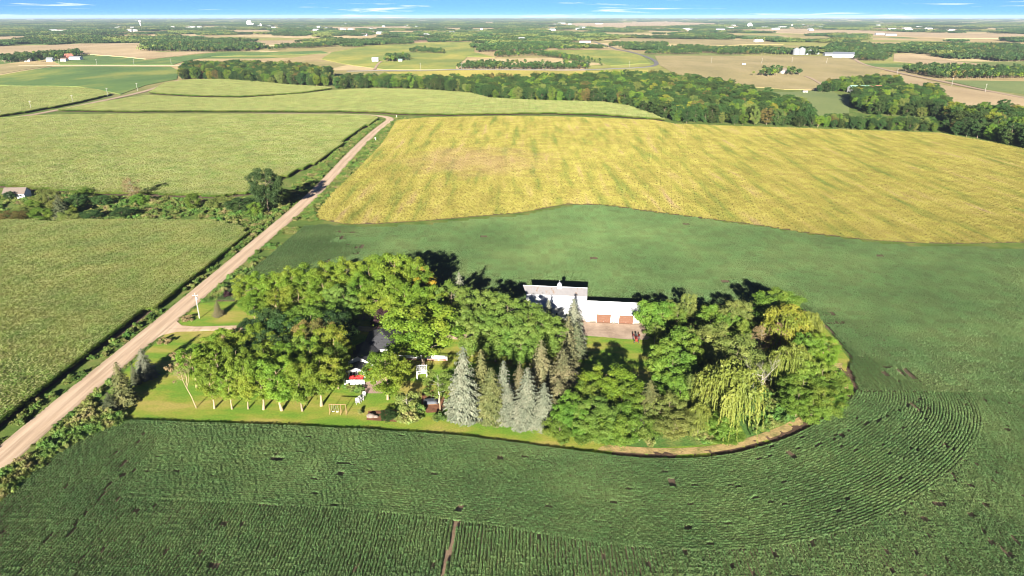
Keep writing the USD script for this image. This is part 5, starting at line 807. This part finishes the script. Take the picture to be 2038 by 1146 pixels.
for nm, l, w, m_ in [('paved_road', [(690, 142), (763, 140.5), (900, 139), (1090, 139.5), (1220, 137), (1288, 134.5), (1309, 129), (1303, 120), (1278, 110), (1251, 103), (1217, 94), (1182, 83)], 9, asphalt_m), ('gravel_road', [(40, 130), (120, 130.5), (360, 130.5)], 7, gravel_m), ('gravel_road', [(-80, 242), (0, 236), (40, 233), (100, 222.5), (160, 210), (230, 195.5), (290, 182), (328, 169.5), (358, 160)], 8, gravel_m), ('gravel_road', [(1690, 112), (1712, 127), (1790, 146), (1900, 168), (2038, 196), (2150, 216)], 8, gravel_m), ('farm_lane', [(1603, 152), (1622, 160), (1636, 169)], 5, gravel_m), ('farm_lane', [(745, 139), (752, 127), (760, 122)], 5, gravel_m)]:
    obj(nm, ribbon(smooth_line(pts(l), 12.0), w, .9 if nm != 'gravel_road' or l[0][1] < 135 else .5, .6), m_, kind='structure')
def far_tree(name, seed, h, R, m, n=95, leaf=1.25):
    g = np.random.default_rng(seed); ncl = 16; d = g.normal(size=(ncl, 3)); d /= np.linalg.norm(d, axis=1, keepdims=True); cen = d * [R * .62, R * .62, h * .26] * g.uniform(.6, 1.1, (ncl, 1)) + [0, 0, h * .58]
    k = klass(name); kmesh(k, 'crown', clump_leaves(g, cen, R * .42 * g.uniform(.7, 1.2, ncl), n // ncl, leaf, .3, .5), LEAF[m]); kmesh(k, 'trunk', tube([(0, 0, 0), (0, 0, h * .6)], [.3, .15], 4), bark_m); return (k.GetPath(), h, 2 * R)
FT = [far_tree('far_maple_0', 201, 14, 5, 'wood'), far_tree('far_oak_0', 202, 14, 5, 'dark'), far_tree('far_oak_1', 203, 13, 5.5, 'dark'), far_tree('far_ash_0', 204, 14, 5, 'wood'), far_tree('far_olive_0', 205, 13, 5, 'olive'), far_tree('far_lime_0', 206, 13, 5, 'lime'), far_tree('far_russet_0', 207, 13, 5, 'russet')]
FTP = np.array([.30, .26, .20, .10, .06, .05, .03])
def block(name, seed, w, d, n, R=6.0, h=14):
    g = np.random.default_rng(seed); cen = np.c_[g.uniform(-w / 2, w / 2, n), g.uniform(-d / 2, d / 2, n), g.uniform(.30, .72, n) * h]; v = clump_leaves(g, cen, R * g.uniform(.6, 1.1, n), 11, 2.6, .3, .5, .7); k = klass(name); kmesh(k, 'canopy', v, LEAF[('dark', 'wood', 'olive', 'wood')[seed % 4]]); return k.GetPath()
BLK = [block(f'woodland_block_{i}', 300 + i, 70, 60, 95) for i in range(4)]; BLK2 = [block(f'woodland_strip_{i}', 310 + i, 260, 120, 260, 8, 15) for i in range(4)]
tg = np.random.default_rng(5)
def fill(pg, gap, seed):
    g = np.random.default_rng(seed); q, _ = lattice(pg, .3 + seed, gap, gap); return q + g.uniform(-.42, .42, q.shape) * gap
WOODS = [('wood of mature trees behind the oval corn field', [(358, 158), (420, 158), (480, 163), (570, 169), (640, 173), (662, 165), (655, 152), (600, 142), (480, 135), (372, 138)], 15, 70, 'individual trees of the wood behind the oval corn field', 'tree at the edge of the wood behind the oval corn field'),
         ('broad green wood behind the yellow field', [(668, 177), (760, 175), (840, 177), (930, 184), (972, 195), (1060, 201), (1200, 204), (1255, 213), (1305, 232), (1345, 244), (1500, 249), (1600, 254), (1625, 252), (1605, 226), (1540, 206), (1480, 190), (1420, 176), (1330, 163), (1280, 160), (1100, 166), (960, 168), (770, 167), (690, 168)], 14, 150, 'front trees of the broad wood behind the yellow field', 'tree at the front of the broad wood behind the yellow field'),
         ('narrow tree belt above the right half of the yellow field', [(1625, 253), (1700, 258), (1868, 263), (1866, 252), (1700, 247), (1640, 246)], 9, 0, None, None),
         ('farm grove around the green roofed and red roofed buildings', [(1690, 212), (1740, 229), (1860, 236), (1882, 223), (1862, 188), (1790, 186), (1700, 192)], 13, 30, 'trees of the farm grove with the red roof', 'tree of the farm grove below the red roofed building'),
         ('tree row behind the green roofed building', [(1632, 184), (1690, 182), (1790, 176), (1790, 168), (1720, 165), (1652, 175)], 12, 0, None, None),
         ('dark wood at the right picture edge', [(1870, 264), (1960, 280), (2038, 296), (2120, 312), (2120, 258), (2038, 246), (1980, 232), (1890, 234), (1876, 247)], 15, 45, 'trees of the dark wood at the right picture edge', 'tree of the dark wood at the right picture edge')]
WK = ['woodtree', 'ash', 'oak', 'olivetree', 'bright', 'maple', 'yellowtree', 'russettree']; WPR = np.array([.50, .04, .18, .07, .07, .08, .03, .03])
WORD = {'woodtree': 'mid green', 'ash': 'lime green', 'oak': 'dark green', 'olivetree': 'olive green', 'bright': 'bright green', 'maple': 'full green', 'yellowtree': 'yellowing', 'russettree': 'russet'}
for i, (lab, l, h, nind, grp, one) in enumerate(WOODS):
    g = poly(l); q = fill(g, h * .58, 400 + i); n = len(q); sc = tg.uniform(.60, 1.22, n) * h; kk = tg.choice(len(WK), n, p=WPR); order = np.argsort(np.hypot(q[:, 0], q[:, 1]))
    if i == 1: order = np.argsort(q[:, 1] - .0 * q[:, 0] + 60 * np.clip(np.abs(q[:, 0] / q[:, 1]) - .55, 0, 1))
    for j in order[:nind]:
        cls, H, W_ = KIND[WK[kk[j]]][int(tg.integers(len(KIND[WK[kk[j]]])))]; w = sc[j] * tg.uniform(.62, .85); copy_of(cls, 'wood_tree', WORD[WK[kk[j]]] + ' ' + one, 'tree', (q[j, 0], q[j, 1], float(terrain(*q[j]))), tg.uniform(0, 360), (w / W_, w / W_, sc[j] / H), WORD[WK[kk[j]]] + ' ' + grp)
    rest = order[nind:]
    if len(rest):
        flat = [KIND[k][-1] for k in WK]; w = sc[rest] * tg.uniform(.62, .85, len(rest)); hw = np.array([flat[k][1:] for k in kk[rest]])
        scatter('woodland', [c[0] for c in flat], z_of(q[rest], 0), tg.uniform(0, 6.28, len(rest)), np.c_[w / hw[:, 1], w / hw[:, 1], sc[rest] / hw[:, 0]], kk[rest], lab, 'wood')
    print(lab, n)
def far_wood(label, l, h=13, gap=7.5, name='far_woodland', thin_=1.0):
    q = fill(poly(l), gap, int(abs(l[0][0] * 7 + l[0][1])) % 1000); q = q[(meshkit.fbm(np.c_[q / 55.0, np.zeros(len(q))], 3, 6) > .40) & (tg.uniform(size=len(q)) < thin_)]; s = tg.uniform(.6, 1.15, len(q)) * h / 14
    scatter(name, [c[0] for c in FT], z_of(q, 0), tg.uniform(0, 6.28, len(q)), np.c_[s, s, s * tg.uniform(.85, 1.15, len(q))], tg.choice(len(FT), len(q), p=FTP), label, 'wood'); return len(q)
nt = 0
for lab, l, h, gp in [('farm trees around the far left red barn', [(2, 125), (60, 124), (90, 123), (122, 120), (165, 111), (158, 106), (120, 110), (70, 113), (0, 119)], 14, 7), ('dark wood in the tan field at upper left', [(283, 102), (400, 104), (508, 101), (512, 94), (450, 89), (300, 90)], 15, 8.5), ('wood between the tan field and the far left town', [(30, 86), (120, 85), (205, 84), (200, 78), (60, 79)], 14, 9.5), ('small wood right of the dark wood at upper left', [(530, 101), (600, 97), (666, 93), (660, 88), (560, 93)], 12, 8.5),
                      ('trees on the small rise in the lime green field', [(813, 105), (885, 107), (880, 101), (830, 99)], 11, 7), ('trees around the white shed farm in the lime green field', [(764, 123), (800, 123), (816, 122), (812, 116), (770, 115)], 13, 7), ('small tree clump above the lime green field', [(765, 89), (822, 88), (820, 84), (770, 84)], 11, 8), ('tree belt along the upper edge of the lime green field', [(947, 104), (1030, 102), (1200, 99), (1217, 98), (1190, 94), (960, 97)], 12, 8), ('slanting tree belt across the lime green fields', [(985, 115), (1060, 111), (1150, 123), (1196, 132), (1212, 129), (1150, 116), (1060, 107), (990, 108)], 11, 7),
                      ('dark wood above the paved road in the centre', [(911, 138), (1000, 138.5), (1175, 137.5), (1165, 131), (1050, 129), (920, 131)], 12, 7), ('wood right of the upper end of the paved road', [(1206, 94), (1270, 97), (1330, 93), (1330, 88), (1220, 88)], 12, 8.5), ('tree row right of the paved road', [(1279, 109), (1350, 109), (1350, 104), (1285, 104)], 9, 8), ('long wood left of the grain bins', [(1338, 108), (1450, 109), (1570, 109), (1590, 104), (1480, 99), (1340, 99)], 13, 8), ('wood behind the grain bins', [(1640, 99), (1700, 104), (1840, 105), (1845, 98), (1660, 90)], 15, 9), ('dark wood at the upper right edge', [(1853, 99), (1920, 113), (1990, 123), (2080, 122), (2080, 98), (1870, 92)], 14, 9), ('grove right of the big white barn by the grain bins', [(1700, 119), (1760, 125), (1772, 117), (1710, 110)], 13, 7.5), ('long bushy wood at right below the tan field', [(1797, 142), (1870, 157), (1990, 157), (2080, 156), (2080, 143), (1900, 138), (1830, 135)], 12, 7),
                      ('ring of trees around the small white farmhouse', [(1496, 150), (1530, 153), (1548, 152), (1556, 143), (1520, 143)], 12, 7), ('right part of the tree ring by the small white farmhouse', [(1568, 152), (1597, 152), (1592, 145), (1562, 144)], 12, 7), ('wood at left above the hay field', [(1338, 78), (1422, 77), (1424, 73), (1340, 72)], 12, 10), ('tree belt at the upper centre', [(700, 84), (860, 82), (1000, 83), (1155, 83), (1150, 78), (960, 76), (760, 78)], 11, 10), ('small trees below the hay field', [(1440, 172), (1462, 172), (1462, 166), (1445, 166)], 9, 8)]: nt += far_wood(lab, l, h, gp)
print('far trees', nt)
# beyond: a patchwork of woods to the horizon
tw = np.random.default_rng(77)
TOWN = [(124, 62, 55), (110, 62, 60)] + [(tw.uniform(214, 270), tw.uniform(55, 65), tw.uniform(18, 36)) for i in range(13)] + [(tw.uniform(290, 400), tw.uniform(54, 58), tw.uniform(18, 40)) for i in range(9)] + [(417, 50, 90), (60, 40, 120), (85, 41, 90), (1118, 47, 90)] + [(tw.uniform(560, 720), tw.uniform(48, 62), tw.uniform(16, 34)) for i in range(10)] + [(tw.uniform(720, 1000), tw.uniform(50, 72), tw.uniform(16, 32)) for i in range(12)] + [(tw.uniform(430, 560), tw.uniform(46, 58), tw.uniform(18, 36)) for i in range(7)]
FARF = [(tw.uniform(1050, 2038), tw.uniform(44, 62), tw.uniform(24, 60)) for i in range(34)] + [(1805, 57, 60), (1783, 54, 50), (1935, 57, 50), (1880, 57, 50), (1557, 55, 60), (1160, 56, 50), (1192, 48, 80)]
open_ = []
for x, y, w in TOWN + FARF + [(500, 51, 60), (521, 54, 40), (280, 53, 40), (1494, 54, 50), (1577, 54, 40)]:
    p = at(x, y); r = np.linalg.norm(p); open_.append(affinity.rotate(shapely.box(p[0] - w * .8, p[1] - 60 - r * .085, p[0] + w * .8, p[1] + 40), -math.degrees(math.atan2(p[0], p[1])), origin=(p[0], p[1])))
CL = shapely.union_all([c.buffer(25) for c in CLEAR] + open_)
def beyond(r0, r1, gap, thr, protos, seed, label, keep):
    n = int(.80 * (r1 ** 2 - r0 ** 2) / gap ** 2); g = np.random.default_rng(seed); r = np.sqrt(g.uniform(r0 ** 2, r1 ** 2, n)); a = g.uniform(-.70, .70, n); q = np.stack([r * np.sin(a), r * np.cos(a)], 1)
    f = meshkit.fbm(np.c_[q / [300, 380], np.zeros(n)], 4, seed); e = np.clip(q[:, 0] / (q[:, 1] + 1) / .45, -1, 1); ok = (f > thr + .055 * e) & ~shapely.contains_xy(CL, q[:, 0], q[:, 1]); q = q[ok]
    s = g.uniform(.7, 1.15, len(q)); scatter('far_woodland', protos, z_of(q, -1), g.normal(0, .12, len(q)), np.c_[s, s, s * g.uniform(.75, 1.1, len(q))], g.integers(0, len(protos), len(q)), label, 'wood'); print(label, len(q))
beyond(2000, 5600, 50, .52, BLK, 11, 'patchwork of far woods below the skyline', None); beyond(5600, 11000, 120, .505, BLK2, 12, 'blue green woods near the skyline', None); beyond(11000, 26000, 300, .45, BLK2, 13, 'thin dark line of woods on the skyline', None)

# far farms and town
greenroof_m = plain('green_metal', (0.16, 0.27, 0.20), 0.5); redroof_m = plain('red_metal', (0.36, 0.14, 0.10), 0.6); darkroof_m = plain('dark_metal', (0.12, 0.13, 0.15), 0.5); bin_m = plain('galvanized', (0.26, 0.27, 0.28), 0.4, metal=0.4)
for a in [(366, 137, 12, 8, 4, 7, 'white farmhouse at the left end of the wood behind the oval field', 'house', 10, None, darkroof_m), (390, 133, 9, 7, 3.5, 6, 'small white shed beside the farmhouse at the wood', 'shed', 0, None, None), (747, 122, 13, 9, 6, 8, 'white box shaped shed in the lime green field', 'shed', 5, None, None), (797, 122, 8, 7, 3, 5, 'small house among the trees of the lime green field', 'house', 0, None, greenroof_m), (1038, 82, 22, 14, 9, 14, 'white barn above the lime green fields', 'barn', 20, None, None), (1021, 84, 16, 10, 4, 7, 'low white shed left of the white barn above the lime fields', 'shed', 0, None, None), (1093, 73, 50, 14, 5, 8, 'long white shed at the upper centre', 'shed', 0, None, None), (1165, 85, 40, 18, 5, 9, 'long pale metal shed left of the paved road', 'shed', -12, bin_m, None), (1079, 68, 16, 12, 5, 9, 'white house behind the long white shed', 'house', 0, None, None),
          (128, 122, 12, 8, 4, 7, 'white house at the far left farm', 'house', 0, None, None), (138, 118, 15, 10, 7, 12, 'red barn at the far left farm', 'barn', 60, redroof_m, redroof_m), (152, 119, 26, 11, 5, 8, 'long white shed at the far left farm', 'shed', -6, None, None), (101, 122, 13, 9, 5, 8, 'grey white building left in the far left farm', 'shed', 0, None, bin_m), (56, 122, 12, 8, 4, 6, 'white shed among trees at the left edge', 'shed', 0, None, None),
          (1648, 111, 22, 14, 5, 8, 'grey shed between grain bins and the big white barn', 'shed', 0, bin_m, bin_m), (1678, 114, 46, 26, 7, 12, 'big white barn with dark roof right of the grain bins', 'barn', -24, None, darkroof_m), (1558, 146, 9, 8, 5, 8, 'small white farmhouse ringed by trees', 'house', 8, None, oldroof_m), (1708, 184, 24, 11, 6, 9, 'green roofed white building in the farm grove', 'shed', 4, None, greenroof_m), (1745, 184, 20, 11, 6, 9, 'red roofed building in the farm grove', 'barn', 0, redroof_m, redroof_m), (1509, 84, 30, 14, 6, 10, 'pale farm building above the long wood', 'barn', 10, None, None), (1750, 70, 42, 18, 7, 11, 'left white shed of the far right farm', 'shed', 0, None, None), (1772, 71, 52, 16, 6, 10, 'right white shed of the far right farm', 'shed', 0, None, None), (1480, 129, 7, 3, 2.6, 3.0, 'white trailer in the hay field', 'trailer', 0, None, None), (1602, 184, 6, 3, 2.4, 2.8, 'white hut in the pasture', 'hut', 0, None, None)]:
    shed_at(a[0], a[1], a[2], a[3], a[4], a[5], 'farm_building' if a[7] != 'house' else 'farm_house', a[6], a[7], a[8], a[9], a[10])
def grain_bin(px, py, r, h, label):
    p = at(px, py); t = thing('grain_bin', label, 'grain bin', (p[0], p[1], float(terrain(p[0], p[1]))), 0, 'grain bins beside the big white barn'); c = trimesh.creation.cylinder(r, h + 1, sections=20); c.apply_translation((0, 0, h / 2 - .5)); obj('wall', c, bin_m, t); obj('roof', trimesh.creation.cone(r * 1.03, r * .55, sections=20, transform=trimesh.transformations.translation_matrix((0, 0, h))), wmetal_m, t); obj('ladder', box(-.3, .3, -r - .15, -r - .02, 0, h), steel_m, t)
for i, (x, y, r, h) in enumerate([(1584, 109, 8.5, 13), (1595, 109, 8.5, 14), (1605, 108.5, 5.5, 8), (1612, 108, 5.5, 9), (1620, 108, 5, 7), (1627, 107.5, 5, 7)]): grain_bin(x, y, r, h, f'{ORD[i]} grain bin from the left beside the big white barn')
def silo(px, py, r, h, label, cat='silo', n=1):
    p = at(px, py); t = thing('grain_elevator' if n > 1 else 'silo', label, cat, (p[0], p[1], 0))
    for i in range(n): c = trimesh.creation.cylinder(r, h * (1 - .12 * i), sections=16); c.apply_translation(((i - n / 2) * 2.1 * r, 0, h * (1 - .12 * i) / 2)); obj('tower', c, whitep_m, t)
    if n > 1: obj('headhouse', box(-n * r, 0, -r * .7, r * .7, h, h * 1.25), whitep_m, t)
silo(500, 51, 8, 36, 'grain elevator with white towers near the skyline at left', 'grain elevator', 4); silo(521, 54, 6, 28, 'pale tower right of the grain elevator', 'tower'); silo(1494, 54, 7, 28, 'white grain elevator on the skyline at right', 'grain elevator', 3); silo(1577, 54, 4, 26, 'slim white tower near the skyline at right', 'tower')
p = at(280, 53); wt = thing('water_tower', 'white water tower above the far left town', 'water tower', (p[0], p[1], 0)); obj('tank', trimesh.creation.icosphere(2, 11, ).apply_scale((1, 1, .75)).apply_translation((0, 0, 44)), whitep_m, wt); obj('stem', tube([(0, 0, 0), (0, 0, 6), (0, 0, 38)], [6, 3, 3], 12), whitep_m, wt)
for x, y, w in TOWN: shed_at(x, y, w, min(w, 22), 8, 12, 'town_building', 'white building of the far town among trees at upper left', 'building', tw.uniform(-30, 30), group='white buildings of the far town', doors=0)
for x, y, w in FARF: shed_at(x, y, w, min(w, 26), 7, 11, 'distant_farm_building', 'white building of a distant farm at upper right', 'building', tw.uniform(-20, 20), group='white buildings of distant farms', doors=0)
# ------------------------------------------------------------------ air
haze_m = mat('haze', {'v': ('principled_volume', {'color': (0.56, 0.67, 0.84), 'density': HAZE, 'anisotropy': 0.0})}, surface=None, volume='v.volume')
obj('haze', box(-30500, 30500, -30500, 30500, -12, 104), haze_m, kind='stuff', label='thin blue air over the far country', cat='haze')
